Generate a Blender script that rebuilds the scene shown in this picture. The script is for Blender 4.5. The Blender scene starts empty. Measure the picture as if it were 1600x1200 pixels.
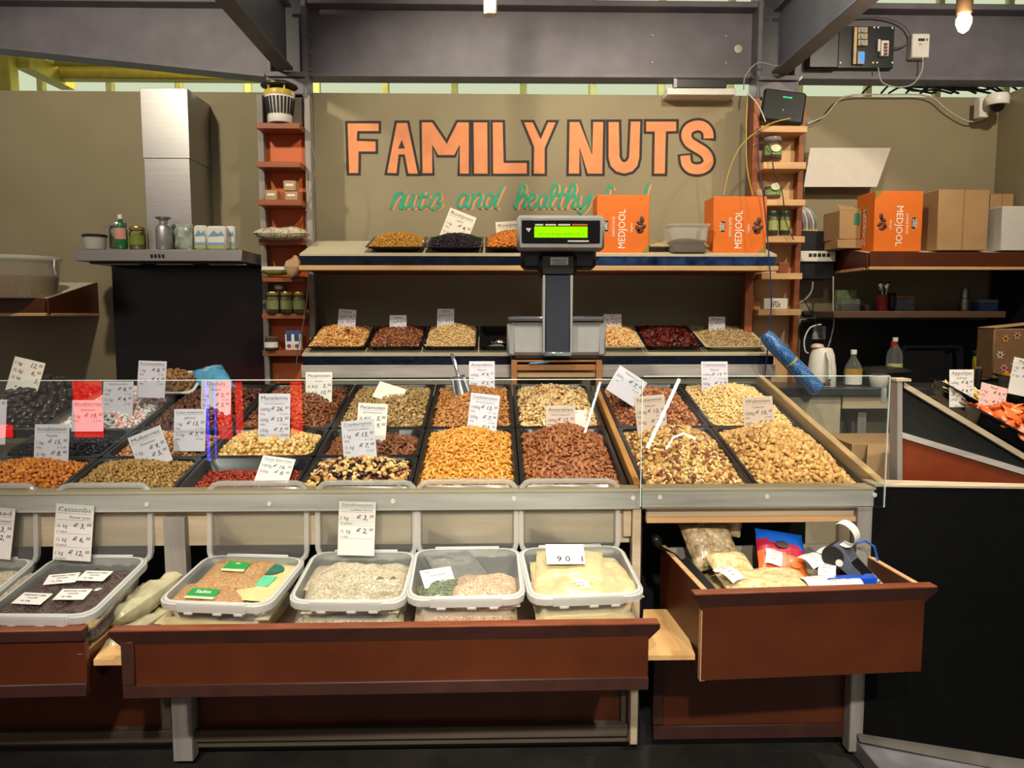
import bpy, math, random
from mathutils import Vector, Matrix, noise
random.seed(7)
C = bpy.context.scene.collection
R = math.radians
# ---------------------------------------------------------------- camera, world, lights, exposure
EYE, PITCH, YAW, F = 1.45, R(5.24), R(1.4), 1200.0
cam = bpy.data.objects.new('camera', bpy.data.cameras.new('camera'))
cam.data.sensor_width = 36; cam.data.lens = 27.0; cam.data.clip_start = 0.02
cam.location = (0, 0, EYE); cam.rotation_euler = (R(90) - PITCH, 0, -YAW)
C.objects.link(cam); bpy.context.scene.camera = cam
vs = bpy.context.scene.view_settings
vs.view_transform = 'Standard'; vs.look = 'None'; vs.gamma = 1; vs.use_curve_mapping = False
vs.exposure = 1.05
bpy.context.scene.cycles.transparent_max_bounces = 24
bpy.context.scene.cycles.max_bounces = 7
bpy.context.scene.cycles.sample_clamp_indirect = 6
W = bpy.data.worlds.new('World'); bpy.context.scene.world = W; W.use_nodes = True
W.node_tree.nodes['Background'].inputs[0].default_value = (0.60, 0.56, 0.50, 1)
W.node_tree.nodes['Background'].inputs[1].default_value = 0.19
def spot(name, loc, target, watts, angle, col=(1, .80, .56), blend=.6, size=.05):
    l = bpy.data.lights.new(name, 'SPOT'); l.energy = watts; l.color = col
    l.spot_size = R(angle); l.spot_blend = blend; l.shadow_soft_size = size
    o = bpy.data.objects.new(name, l); C.objects.link(o); o.location = loc
    o.rotation_euler = (Vector(target) - Vector(loc)).to_track_quat('-Z', 'Y').to_euler()
    return o
WARM = (1, .87, .67); NEUT = (1, .91, .78)
SPOTS = [  # location, target, watts, cone: track lamps over the stall and over the aisle
    ((-2.0, 3.0, 3.25), (-2.1, 4.9, 2.2), 62, 95, WARM),
    ((-0.1, 3.0, 3.3), (0.05, 4.9, 1.95), 84, 88, WARM),
    ((1.15, 3.0, 3.25), (1.3, 4.9, 2.1), 50, 90, WARM),
    ((2.6, 3.0, 3.25), (2.7, 4.9, 2.1), 50, 90, WARM),
    ((-1.0, 1.75, 3.05), (-1.05, 2.5, 0.8), 52, 74, NEUT),
    ((0.2, 1.75, 3.05), (0.25, 2.5, 0.8), 62, 74, NEUT),
    ((1.15, 1.75, 3.05), (1.05, 2.5, 0.8), 52, 70, NEUT),
    ((2.2, 1.9, 3.2), (2.1, 2.9, 1.0), 80, 66, WARM),
    ((-1.2, -0.9, 3.0), (-1.0, 2.25, 0.75), 160, 44, NEUT),
    ((0.0, -0.9, 3.0), (0.0, 2.25, 0.75), 160, 44, NEUT),
    ((1.2, -0.9, 3.0), (1.0, 2.25, 0.75), 160, 44, NEUT),
]
for i, (l, t, w, a, c) in enumerate(SPOTS):
    spot('spot_lamp', l, t, w, a, c)
# ---------------------------------------------------------------- picking helpers
ROT = cam.rotation_euler.to_matrix()
def ray(px, py): return ROT @ Vector(((px - 800) / F, -(py - 600) / F, -1))
def P(px, py, Y):
    d = ray(px, py); return Vector((0, 0, EYE)) + d * (Y / d.y)
def K(Y, py=600): return (P(900, py, Y) - P(800, py, Y)).length / 100     # metres per pixel at a depth
# ---------------------------------------------------------------- mesh builder
class MB:
    def __init__(s): s.v = []; s.f = []; s.m = []
    def add(s, vs_, fs, M=None, mi=0):
        o = len(s.v)
        s.v += [tuple(M @ Vector(p)) if M else tuple(p) for p in vs_]
        s.f += [tuple(i + o for i in f) for f in fs]; s.m += [mi] * len(fs); return s
    def join(s, o, M=None, mi=0): return s.add(o.v, o.f, M, mi)
    def quad(s, a, b, c, d, mi=0): return s.add([a, b, c, d], [(0, 1, 2, 3)], None, mi)
    def box(s, x0, x1, y0, y1, z0, z1, b=0, M=None, mi=0):
        if x0 > x1: x0, x1 = x1, x0
        if y0 > y1: y0, y1 = y1, y0
        if z0 > z1: z0, z1 = z1, z0
        c = Vector(((x0+x1)/2, (y0+y1)/2, (z0+z1)/2)); h = Vector(((x1-x0)/2, (y1-y0)/2, (z1-z0)/2))
        b = min(b, .49*min(h)*2)
        if b <= 0:
            vv = [(x, y, z) for x in (x0, x1) for y in (y0, y1) for z in (z0, z1)]
            return s.add(vv, [(0, 1, 3, 2), (4, 6, 7, 5), (0, 4, 5, 1), (2, 3, 7, 6), (0, 2, 6, 4), (1, 5, 7, 3)], M, mi)
        vv = []; idx = {}
        for sx in (-1, 1):
            for sy in (-1, 1):
                for sz in (-1, 1):
                    for a in range(3):
                        q = [sx*(h.x-b), sy*(h.y-b), sz*(h.z-b)]; q[a] = (sx, sy, sz)[a]*h[a]
                        idx[(sx, sy, sz, a)] = len(vv); vv.append(c + Vector(q))
        ff = []
        for a in range(3):
            u, w = (a+1) % 3, (a+2) % 3
            for sg in (-1, 1):
                def g(su, sw, ax=a):
                    t = [0, 0, 0]; t[a] = sg; t[u] = su; t[w] = sw; return idx[(*t, ax)]
                q = [g(-1, -1), g(1, -1), g(1, 1), g(-1, 1)]; ff.append(tuple(q if sg > 0 else q[::-1]))
            for su in (-1, 1):
                for sw in (-1, 1):
                    def e(sa, ax):
                        t = [0, 0, 0]; t[a] = sa; t[u] = su; t[w] = sw; return idx[(*t, ax)]
                    q = [e(-1, u), e(1, u), e(1, w), e(-1, w)]
                    ff.append(tuple(q if su*sw < 0 else q[::-1]))
        for sx in (-1, 1):
            for sy in (-1, 1):
                for sz in (-1, 1):
                    q = [idx[(sx, sy, sz, k)] for k in range(3)]; ff.append(tuple(q if sx*sy*sz > 0 else q[::-1]))
        return s.add(vv, ff, M, mi)
    def cbox(s, c, size, b=0, M=None, mi=0):
        return s.box(c[0]-size[0]/2, c[0]+size[0]/2, c[1]-size[1]/2, c[1]+size[1]/2, c[2]-size[2]/2, c[2]+size[2]/2, b, M, mi)
    def lathe(s, prof, n=16, c=(0, 0, 0), M=None, cap=True, mi=0, sx=1, sy=1):
        vv = []; ff = []
        for r, z in prof:
            for i in range(n):
                a = 2*math.pi*i/n; vv.append((c[0]+r*math.cos(a)*sx, c[1]+r*math.sin(a)*sy, c[2]+z))
        for j in range(len(prof)-1):
            for i in range(n):
                k = (i+1) % n; ff.append((j*n+i, j*n+k, (j+1)*n+k, (j+1)*n+i))
        if cap: ff.append(tuple(range(n-1, -1, -1))); ff.append(tuple(range((len(prof)-1)*n, len(prof)*n)))
        return s.add(vv, ff, M, mi)
    def tube(s, pts, r, n=6, mi=0, M=None, cap=True):
        pts = [Vector(p) for p in pts]; vv = []; ff = []; up = None
        for i, p in enumerate(pts):
            t = (pts[min(i+1, len(pts)-1)] - pts[max(i-1, 0)]).normalized()
            if up is None: up = t.orthogonal().normalized()
            up = (up - t*up.dot(t)).normalized(); sd = t.cross(up)
            rr = r[i] if isinstance(r, (list, tuple)) else r
            for k in range(n):
                a = 2*math.pi*k/n; vv.append(p + (up*math.cos(a) + sd*math.sin(a))*rr)
        for j in range(len(pts)-1):
            for k in range(n):
                q = (k+1) % n; ff.append((j*n+k, j*n+q, (j+1)*n+q, (j+1)*n+k))
        if cap: ff.append(tuple(range(n-1, -1, -1))); ff.append(tuple(range((len(pts)-1)*n, len(pts)*n)))
        return s.add(vv, ff, M, mi)
    def prism(s, pts, off, M=None, mi=0):
        n = len(pts); a = [Vector(p) for p in pts]; o = Vector(off)
        ff = [tuple(range(n)), tuple(range(2*n-1, n-1, -1))]
        ff += [(i, i+n, (i+1) % n+n, (i+1) % n) for i in range(n)]
        return s.add(a + [p+o for p in a], ff, M, mi)
    def grid(s, fn, nu, nv, M=None, mi=0):
        vv = [fn(i/nu, j/nv) for j in range(nv+1) for i in range(nu+1)]
        ff = [(j*(nu+1)+i, j*(nu+1)+i+1, (j+1)*(nu+1)+i+1, (j+1)*(nu+1)+i) for j in range(nv) for i in range(nu)]
        return s.add(vv, ff, M, mi)
    def loops(s, lps, M=None, mi=0, cap0=False, cap1=False):      # bridge equal-length closed loops
        n = len(lps[0]); vv = [p for l in lps for p in l]; ff = []
        for j in range(len(lps)-1):
            for i in range(n):
                k = (i+1) % n; ff.append((j*n+i, j*n+k, (j+1)*n+k, (j+1)*n+i))
        if cap0: ff.append(tuple(range(n-1, -1, -1)))
        if cap1: ff.append(tuple(range((len(lps)-1)*n, len(lps)*n)))
        return s.add(vv, ff, M, mi)
    def mesh(s, name, mats, sharp=38):
        me = bpy.data.meshes.new(name); me.from_pydata(s.v, [], s.f)
        for m in (mats if isinstance(mats, (list, tuple)) else [mats]): me.materials.append(m)
        if any(s.m): me.polygons.foreach_set('material_index', s.m)
        me.polygons.foreach_set('use_smooth', [True]*len(me.polygons))
        me.update(); me.set_sharp_from_angle(angle=R(sharp)); return me
def rrect(x0, x1, y0, y1, r, z, n=3):
    o = []
    for cx, cy, a0 in ((x1-r, y1-r, 0), (x0+r, y1-r, 90), (x0+r, y0+r, 180), (x1-r, y0+r, 270)):
        for i in range(n+1):
            a = R(a0 + 90*i/n); o.append((cx+r*math.cos(a), cy+r*math.sin(a), z))
    return o
WM = {}
def tag_(o, label, cat, group=None, kind=None):
    if label: o['label'] = label
    if cat: o['category'] = cat
    if group: o['group'] = group
    if kind: o['kind'] = kind
    return o
def thing(name, label, cat, loc=(0, 0, 0), rot=(0, 0, 0), group=None, kind=None):
    o = bpy.data.objects.new(name, None); C.objects.link(o); o.empty_display_size = .05
    o.location = loc; o.rotation_euler = rot
    WM[o] = Matrix.LocRotScale(Vector(loc), o.rotation_euler, None)
    return tag_(o, label, cat, group, kind)
def part(name, mb, mats, parent, w=False, label=None, sharp=38, kind=None):
    me = mb if isinstance(mb, bpy.types.Mesh) else mb.mesh(name, mats, sharp)
    if w: me.transform(WM[parent].inverted())
    o = bpy.data.objects.new(name, me); C.objects.link(o); o.parent = parent; WM[o] = WM[parent]
    if label: o['label'] = label
    if kind: o['kind'] = kind
    return o
def single(name, mb, mats, label, cat, loc=(0, 0, 0), rot=(0, 0, 0), group=None, kind=None, sharp=38, w=False):
    me = mb if isinstance(mb, bpy.types.Mesh) else mb.mesh(name, mats, sharp)
    o = bpy.data.objects.new(name, me); C.objects.link(o)
    o.location = loc; o.rotation_euler = rot; WM[o] = Matrix.LocRotScale(Vector(loc), o.rotation_euler, None)
    if w: me.transform(WM[o].inverted())
    return tag_(o, label, cat, group, kind)
def struct(name, mb, mats, parent=None):
    o = single(name, mb, mats, None, None, kind='structure')
    if parent: o.parent = parent
    return o
# ---------------------------------------------------------------- materials
def lin(h):
    h = h.lstrip('#'); c = [int(h[i:i+2], 16)/255 for i in (0, 2, 4)]
    return tuple(x/12.92 if x <= .04045 else ((x+.055)/1.055)**2.4 for x in c) + (1,)
MATS = {}
class NT:
    def __init__(s, name):
        s.m = bpy.data.materials.new(name); s.m.use_nodes = True; s.t = s.m.node_tree; s.t.nodes.clear()
        s.out = s.n('ShaderNodeOutputMaterial')
    def n(s, typ, ins=None, **kw):
        x = s.t.nodes.new(typ)
        for k, v in kw.items(): setattr(x, k, v)
        for k, v in (ins or {}).items():
            if isinstance(v, bpy.types.NodeSocket): s.t.links.new(v, x.inputs[k])
            else: x.inputs[k].default_value = v
        return x
    def coord(s, scale=(1, 1, 1), which='Object'):
        tc = s.n('ShaderNodeTexCoord'); return s.n('ShaderNodeMapping', {'Vector': tc.outputs[which], 'Scale': scale}).outputs[0]
    def ramp(s, fac, stops, interp='LINEAR'):
        r = s.n('ShaderNodeValToRGB', {'Fac': fac}); e = r.color_ramp.elements; r.color_ramp.interpolation = interp
        while len(e) < len(stops): e.new(.5)
        for i, (p, c) in enumerate(stops): e[i].position = p; e[i].color = c
        return r.outputs[0]
    def finish(s, sh): s.t.links.new(sh, s.out.inputs[0]); return s.m
def shade(c, k): return tuple(min(1, x*k) for x in c[:3]) + (1,)
def M(name, col, rough=.5, metal=0, var=.12, scale=18, bump=0, bscale=60, col2=None, spec=.5, coat=0, stretch=(1, 1, 1), emit=0):
    if name in MATS: return MATS[name]
    t = NT(name); c = lin(col); c2 = lin(col2) if col2 else shade(c, 1-var*1.4); c1 = c if col2 else shade(c, 1+var)
    v = t.coord(stretch)
    nz = t.n('ShaderNodeTexNoise', {'Vector': v, 'Scale': scale, 'Detail': 4})
    cr = t.ramp(nz.outputs[0], [(.3, c2), (.7, c1)])
    b = t.n('ShaderNodeBsdfPrincipled', {'Base Color': cr, 'Roughness': rough, 'Metallic': metal, 'Specular IOR Level': spec, 'Coat Weight': coat})
    if bump:
        n2 = t.n('ShaderNodeTexNoise', {'Vector': v, 'Scale': bscale, 'Detail': 3})
        t.t.links.new(t.n('ShaderNodeBump', {'Height': n2.outputs[0], 'Strength': bump, 'Distance': .004}).outputs[0], b.inputs['Normal'])
    if emit:
        b.inputs['Emission Color'].default_value = c; b.inputs['Emission Strength'].default_value = emit
    MATS[name] = t.finish(b.outputs[0]); return MATS[name]
def WOOD(name, c1, c2, axis=0, rough=.55, c3=None, fine=1.0, spec=.35):
    if name in MATS: return MATS[name]
    t = NT(name); st = [34*fine, 34*fine, 34*fine]; st[axis] = 2.2*fine
    v = t.coord(tuple(st)); n1 = t.n('ShaderNodeTexNoise', {'Vector': v, 'Scale': 1.0, 'Detail': 5, 'Distortion': .4})
    st2 = [4, 4, 4]; st2[axis] = .8
    n2 = t.n('ShaderNodeTexNoise', {'Vector': t.coord(tuple(st2)), 'Scale': 1.3, 'Detail': 3})
    a = t.ramp(n1.outputs[0], [(.3, lin(c1)), (.72, lin(c2))])
    k = t.n('ShaderNodeMix', {0: .5, 6: a, 7: t.ramp(n2.outputs[0], [(.35, lin(c3 or c1)), (.65, lin(c2))])}, data_type='RGBA')
    b = t.n('ShaderNodeBsdfPrincipled', {'Base Color': k.outputs[2], 'Roughness': rough, 'Specular IOR Level': spec})
    t.t.links.new(t.n('ShaderNodeBump', {'Height': n1.outputs[0], 'Strength': .25, 'Distance': .002}).outputs[0], b.inputs['Normal'])
    MATS[name] = t.finish(b.outputs[0]); return MATS[name]
def EMIT(name, col, s):
    if name in MATS: return MATS[name]
    t = NT(name); e = t.n('ShaderNodeEmission', {'Color': lin(col), 'Strength': s}); MATS[name] = t.finish(e.outputs[0]); return MATS[name]
def CLEAR(name, tint='f4f8f6', gloss=.0, ior=1.45, haze=0, hazecol='e8ece8', bump=0):
    if name in MATS: return MATS[name]
    t = NT(name); tr = t.n('ShaderNodeBsdfTransparent', {'Color': lin(tint)})
    gl = t.n('ShaderNodeBsdfGlossy', {'Color': (1, 1, 1, 1), 'Roughness': gloss}); fr = t.n('ShaderNodeFresnel', {'IOR': ior})
    if bump:
        nz = t.n('ShaderNodeTexNoise', {'Vector': t.coord(), 'Scale': 45, 'Detail': 3, 'Distortion': 1.5})
        bp = t.n('ShaderNodeBump', {'Height': nz.outputs[0], 'Strength': bump, 'Distance': .01}).outputs[0]
        t.t.links.new(bp, gl.inputs['Normal']); t.t.links.new(bp, fr.inputs['Normal'])
    sh = t.n('ShaderNodeMixShader', {0: fr.outputs[0], 1: tr.outputs[0], 2: gl.outputs[0]}).outputs[0]
    if haze:
        df = t.n('ShaderNodeBsdfDiffuse', {'Color': lin(hazecol)}); tl = t.n('ShaderNodeBsdfTranslucent', {'Color': lin(hazecol)})
        hz = t.n('ShaderNodeMixShader', {0: .45, 1: df.outputs[0], 2: tl.outputs[0]})
        sh = t.n('ShaderNodeMixShader', {0: haze, 1: sh, 2: hz.outputs[0]}).outputs[0]
    MATS[name] = t.finish(sh); return MATS[name]
def NUT(name, cols, rough=.5, spots=None, spotscale=60, coat=0, bump=.3, bscale=120, spotpos=.55):
    """nuts: colour varies from piece to piece"""
    if name in MATS: return MATS[name]
    t = NT(name); oi = t.n('ShaderNodeObjectInfo'); g = t.n('ShaderNodeNewGeometry')
    ad = t.n('ShaderNodeMath', {0: oi.outputs['Random'], 1: g.outputs['Random Per Island']}, operation='ADD')
    fr = t.n('ShaderNodeMath', {0: ad.outputs[0]}, operation='FRACT')
    n = len(cols); c = t.ramp(fr.outputs[0], [(i/max(1, n-1) if n > 1 else 0, lin(h)) for i, h in enumerate(cols)] if n > 1 else [(0, lin(cols[0])), (1, lin(cols[0]))])
    v = t.coord(); nz = t.n('ShaderNodeTexNoise', {'Vector': v, 'Scale': spotscale, 'Detail': 3})
    if spots:
        c = t.n('ShaderNodeMix', {0: t.ramp(nz.outputs[0], [(spotpos-.06, (0, 0, 0, 1)), (spotpos+.06, (1, 1, 1, 1))]), 6: c, 7: lin(spots)}, data_type='RGBA').outputs[2]
    b = t.n('ShaderNodeBsdfPrincipled', {'Base Color': c, 'Roughness': rough, 'Coat Weight': coat})
    n2 = t.n('ShaderNodeTexNoise', {'Vector': v, 'Scale': bscale, 'Detail': 2})
    t.t.links.new(t.n('ShaderNodeBump', {'Height': n2.outputs[0], 'Strength': bump, 'Distance': .003}).outputs[0], b.inputs['Normal'])
    MATS[name] = t.finish(b.outputs[0]); return MATS[name]
def GRAIN(name, cols, scale=250, rough=.6, bump=.8, coat=0.0, stretch=(1, 1, 1)):
    """a mass of seeds pressed together: one cell for each seed"""
    if name in MATS: return MATS[name]
    t = NT(name); v = t.coord(stretch)
    vo = t.n('ShaderNodeTexVoronoi', {'Vector': v, 'Scale': scale})
    sp = t.n('ShaderNodeSeparateColor', {0: vo.outputs['Color']})
    c = t.ramp(sp.outputs[0], [(i/(len(cols)-1), lin(h)) for i, h in enumerate(cols)])
    b = t.n('ShaderNodeBsdfPrincipled', {'Base Color': c, 'Roughness': rough, 'Coat Weight': coat, 'Coat Roughness': .15})
    inv = t.n('ShaderNodeMath', {0: 1.0, 1: vo.outputs['Distance']}, operation='SUBTRACT')
    t.t.links.new(t.n('ShaderNodeBump', {'Height': inv.outputs[0], 'Strength': bump, 'Distance': .003}).outputs[0], b.inputs['Normal'])
    MATS[name] = t.finish(b.outputs[0]); return MATS[name]
# ---------------------------------------------------------------- flat lettering
_TX = {}
def text_mesh(s, bold=0.0, shear=0.0):
    k = (s, bold, shear)
    if k not in _TX:
        cu = bpy.data.curves.new('lettering', 'FONT'); cu.body = s; cu.size = 1; cu.resolution_u = 2; cu.shear = shear; cu.offset = bold
        o = bpy.data.objects.new('lettering', cu); me = o.to_mesh()
        v = [tuple(p.co) for p in me.vertices]; f = [tuple(p.vertices) for p in me.polygons]
        o.to_mesh_clear(); bpy.data.objects.remove(o); bpy.data.curves.remove(cu)
        xs = [p[0] for p in v] or [0]
        _TX[k] = (v, f, min(xs), max(xs))
    return _TX[k]
def put_text(mb, s, x, z, size, align='l', bold=0.0, shear=0.0, y=0, width=None, mi=0):
    """writes in the local x-z plane facing -y; size = cap height / 0.7"""
    v, f, a, b = text_mesh(s, bold, shear)
    sx = size if width is None else width/(b-a)
    ox = {'l': -a, 'c': -(a+b)/2, 'r': -b}[align]
    mb.add([(x+(p[0]+ox)*sx, y, z+p[1]*size) for p in v], f, None, mi)
    return mb
def ZP(py, Y, px=800): return P(px, py, Y).z
def XP(px, Y, py=600): return P(px, py, Y).x
def PB(mb, px0, px1, py0, py1, Y, dep, b=0, mi=0):
    """box whose front face fills a pixel rectangle at depth Y and runs dep further back"""
    pm = (py0+py1)/2; qm = (px0+px1)/2
    return mb.box(XP(px0, Y, pm), XP(px1, Y, pm), Y, Y+dep, ZP(py1, Y, qm), ZP(py0, Y, qm), b, None, mi)
# ---------------------------------------------------------------- shared materials
wall_m = M('olive wall paint', '8b8166', .75, var=.05, scale=3, bump=.08, bscale=180)
steel_m = M('grey painted steel', '66636b', .5, var=.12, scale=6, bump=.1, bscale=60, spec=.4)
steel_b = M('blue grey painted steel', '5d616b', .5, var=.12, scale=6, bump=.1)
inox = M('brushed stainless', 'b2b1b0', .45, 1, var=.05, scale=4, stretch=(1, 1, 40), bump=.03, bscale=40)
chrome = M('polished steel', 'cfd0d2', .12, 1, var=.05)
black = M('black matt', '141414', .6, var=.2)
blackg = M('black gloss panel', '120d0e', .22, var=.2, scale=4)
blackp = M('black plastic', '17181a', .38, var=.15)
greyp = M('grey plastic', '9b9c9b', .4, var=.05)
white = M('white paper', 'd8d5ce', .7, var=.03)
whitep = M('white plastic', 'dedbd3', .4, var=.04)
ink = M('black ink', '1c1a1c', .8, var=.05)
red_hpl = M('red brown laminate', '50240e', .42, var=.12, scale=7, spec=.4)
lit_edge = M('red brown lit edge', '7d4228', .4, var=.2, scale=9, stretch=(1, 6, 6), spec=.4)  # lighter tone for drawer top edges: the light on them is put into colour
dark_edge = M('dark brown edging', '3b211a', .5, var=.18, scale=12, spec=.35)
gplank = WOOD('weathered grey plank', '847f7a', 'c6c0ba', 0, .7, '979089')
gpost = WOOD('weathered grey post', '6e6a66', '9d978f', 2, .7, '7b7670')
bplank = WOOD('beige plank', '9c8c72', 'c3b398', 0, .65, 'b2a186')
ply = WOOD('light plywood', 'b08a5c', 'd5b185', 2, .55, 'c49d6c', .6)
plyx = WOOD('light plywood edge', 'a87d4c', 'd6b080', 0, .5, 'c2976a', 1.3)
oak = WOOD('oak strip', '8a5a2c', 'c28a4c', 1, .45, 'a87238')
osb = WOOD('worn tan board', 'a87c46', 'd9b277', 1, .6, 'b98d55', .7)
redwood = WOOD('red brown shelf wood', '6e3820', '9a5a36', 0, .5, '83472b')
redback = WOOD('orange red board', 'a8481c', 'c8632a', 0, .45, 'b8561f', .4)
card_m = M('brown cardboard', 'a5835a', .75, var=.07, scale=5, bump=.05)
yellow_st = M('yellow green painted steel', 'c9bb4a', .55, var=.1)
# ---------------------------------------------------------------- the setting
YW = 4.95
zt = ZP(147, YW)
xc = XP(1553, YW, 300)
mb = MB(); mb.box(-4.6, xc+.05, YW, YW+.06, 0, zt); struct('wall_back', mb, wall_m)
mb = MB(); mb.box(xc, xc+.06, 3.0, YW-.001, 0, zt); struct('wall_right', mb, wall_m)
floor_m = M('dark stone floor', '2b2826', .5, var=.3, scale=5, bump=.1)
mb = MB(); mb.box(-6, 6, -4, 9, -.05, 0); struct('floor', mb, floor_m)
# glazed hall front beyond the stall
pane_m = EMIT('hall glazing at dusk', 'b9c2a2', .62)
mull_m = M('yellow green mullion', 'a8a566', .6, var=.1)
YN = 8.0; wx = [XP(p, YN, 136) for p in range(-370, 2100, 108)]
win = MB(); win.box(wx[0], wx[-1], YN+.10, YN+.14, 2.1, 2.2); win = struct('window_1', win, mull_m)
for i in range(len(wx)-1):
    for z0, z1 in ((2.2, 3.9), (3.96, 5.6)):
        p = MB(); p.box(wx[i]+.035, wx[i+1]-.035, YN+.06, YN+.07, z0, z1); struct('pane', p, pane_m, win)
    p = MB(); p.box(wx[i]-.035, wx[i]+.035, YN, YN+.1, 2.2, 5.6, .01); struct('mullion', p, mull_m, win)
p = MB(); p.box(wx[0], wx[-1], YN, YN+.1, 3.9, 3.96); struct('transom', p, mull_m, win)
l = bpy.data.lights.new('hall_lamp', 'POINT'); l.energy = 70; l.color = (1, .93, .5); l.shadow_soft_size = .15
o = bpy.data.objects.new('hall_lamp', l); o.location = (-2.0, 6.9, 3.55); C.objects.link(o)
l = bpy.data.lights.new('hall_lamp', 'POINT'); l.energy = 40; l.color = (.95, .97, .8); l.shadow_soft_size = .15
o = bpy.data.objects.new('hall_lamp', l); o.location = (1.5, 6.9, 3.6); C.objects.link(o)
mb = MB(); PB(mb, 62, 420, 104, 123, 6.6, .12, .01)
single('yellow_roof_beam', mb, yellow_st, 'yellow painted steel beam in the hall, seen above the olive wall', 'beam')
mb = MB(); PB(mb, -12, 15, 70, 160, 6.0, .12, .01)
single('yellow_hall_post', mb, yellow_st, 'yellow upright post in the hall behind the grey tapered beam', 'post')
mb = MB(); a = P(20, 80, 6.1); b = P(95, 118, 6.9)
mb.prism([a, a+Vector((.12, 0, 0)), b+Vector((.12, 0, 0)), b], (0, 0, -.12))
mb.prism([P(95, 82, 6.2), P(300, 92, 6.2), P(420, 104, 6.5), P(80, 104, 6.55)], (0, 0, .03))
single('yellow_roof_brace', mb, yellow_st, 'slanting yellow brace and soffit under the hall roof', 'brace')
# ---------------------------------------------------------------- steel frame of the stall
def girder(name, label, px0, px1, pts_bottom, ytop=20):
    """plate girder: web, top flange and bottom flange"""
    t = thing(name, label, 'beam', P((px0+px1)/2, pts_bottom[0][1], 4.9))
    (xa, ya), (xb, yb) = pts_bottom; zT = ZP(ytop, 4.9)
    A, B = P(xa, ya, 4.9), P(xb, yb, 4.9)
    w = MB(); w.prism([(A.x, 4.9, A.z), (B.x, 4.9, B.z), (B.x, 4.9, zT), (A.x, 4.9, zT)], (0, .03, 0)); part('web', w, steel_m, t, True)
    f = MB(); f.box(A.x, B.x, 4.80, 5.0, zT, zT+.035, .004); part('top_flange', f, steel_m, t, True)
    f = MB(); f.prism([(A.x, 4.84, A.z-.02), (B.x, 4.84, B.z-.02), (B.x, 4.84, B.z), (A.x, 4.84, A.z)], (0, .14, 0)); part('bottom_flange', f, steel_m, t, True)
    return t
girder('steel_girder', 'grey tapered steel girder above the extractor hood', -80, 417, ((-60, 68), (417, 119)), 18)
g = girder('steel_girder', 'long grey steel girder above the painted lettering', 481, 1183, ((481, 118), (1183, 121)), 18)
for px, py, r in ((1019, 56, .006), (1134, 57, .006), (1019, 98, .006), (1134, 99, .006), (1153, 77, .026)):
    q = P(px, py, 4.9); m_ = MB(); m_.lathe([(r, 0), (r, .008), (r*.6, .010)], 10, M=Matrix.Translation(q) @ Matrix.Rotation(R(90), 4, 'X')); part('bolt', m_, M('light bolt paint', 'b9b4a0', .4), g, True)
girder('steel_girder', 'grey steel girder carrying the black socket board', 1248, 1680, ((1248, 122), (1680, 126)), 18)
def column(label, xa, xb):
    t = thing('steel_column', label, 'column', (XP((xa+xb)/2, 4.85, 100), 4.85, 0))
    a, b = XP(xa, 4.8, 80), XP(xb, 4.8, 80); zT = ZP(-40, 4.8)
    for x in (a, b):
        f = MB(); f.box(x-.014, x+.014, 4.78, 4.94, 0, zT, .003); part('flange', f, steel_m, t, True)
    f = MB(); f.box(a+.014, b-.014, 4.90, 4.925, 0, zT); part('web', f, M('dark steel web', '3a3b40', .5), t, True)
    f = MB(); f.box(a-.01, b+.01, 4.76, 4.9, ZP(122, 4.76), ZP(114, 4.76), .003); part('seat_plate', f, steel_m, t, True)
    f = MB(); f.box(a+.0, b-.0, 4.775, 4.9, ZP(150, 4.775), ZP(124, 4.775), .006); part('splice_plate', f, steel_m, t, True)
    for s in range(4):
        q = Vector(((b+.016), 4.84, ZP(30+26*s, 4.8))); f = MB(); f.lathe([(.012, -.008), (.012, .014)], 6, M=Matrix.Translation(q) @ Matrix.Rotation(R(90), 4, 'Y')); part('bolt', f, steel_m, t, True)
    return t
column('grey steel column above the insect lamp', 420, 476)
column('grey steel column behind the black router', 1186, 1244)
def ybeam(label, xa, xb):
    t = thing('cross_beam', label, 'beam', (XP((xa+xb)/2, 4.75, 100), 2.5, ZP(113, 4.75)))
    a, b = XP(xa, 4.75, 100), XP(xb, 4.75, 100); z = ZP(113, 4.75); c = (a+b)/2
    f = MB(); f.box(a, b, .6, 4.75, z, z+.02, .003); part('bottom_flange', f, steel_b, t, True)
    f = MB(); f.box(c-.012, c+.012, .6, 4.75, z+.02, z+.36); part('web', f, steel_b, t, True)
    f = MB(); f.box(a, b, .6, 4.75, z+.36, z+.38, .003); part('top_flange', f, steel_b, t, True)
ybeam('steel cross beam coming forward over the insect lamp', 432, 458)
ybeam('steel cross beam coming forward beside the socket board', 1206, 1232)
# track spotlight peeping into the top of the picture
q = P(766, 24, 3.6); t = thing('track_spotlight', 'white cylindrical spotlight hanging at the top of the girder', 'lamp', q)
f = MB(); f.lathe([(.028, 0), (.031, .004), (.031, .13), (.02, .135)], 18); part('lamp_body', f, whitep, t)
f = MB(); f.lathe([(.022, -.001), (.022, .001)], 14); part('lens', f, M('lamp lens', 'e8e0c8', .2), t)
f = MB(); f.box(-.008, .008, -.01, .01, .135, .5); part('stem', f, whitep, t)
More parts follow.
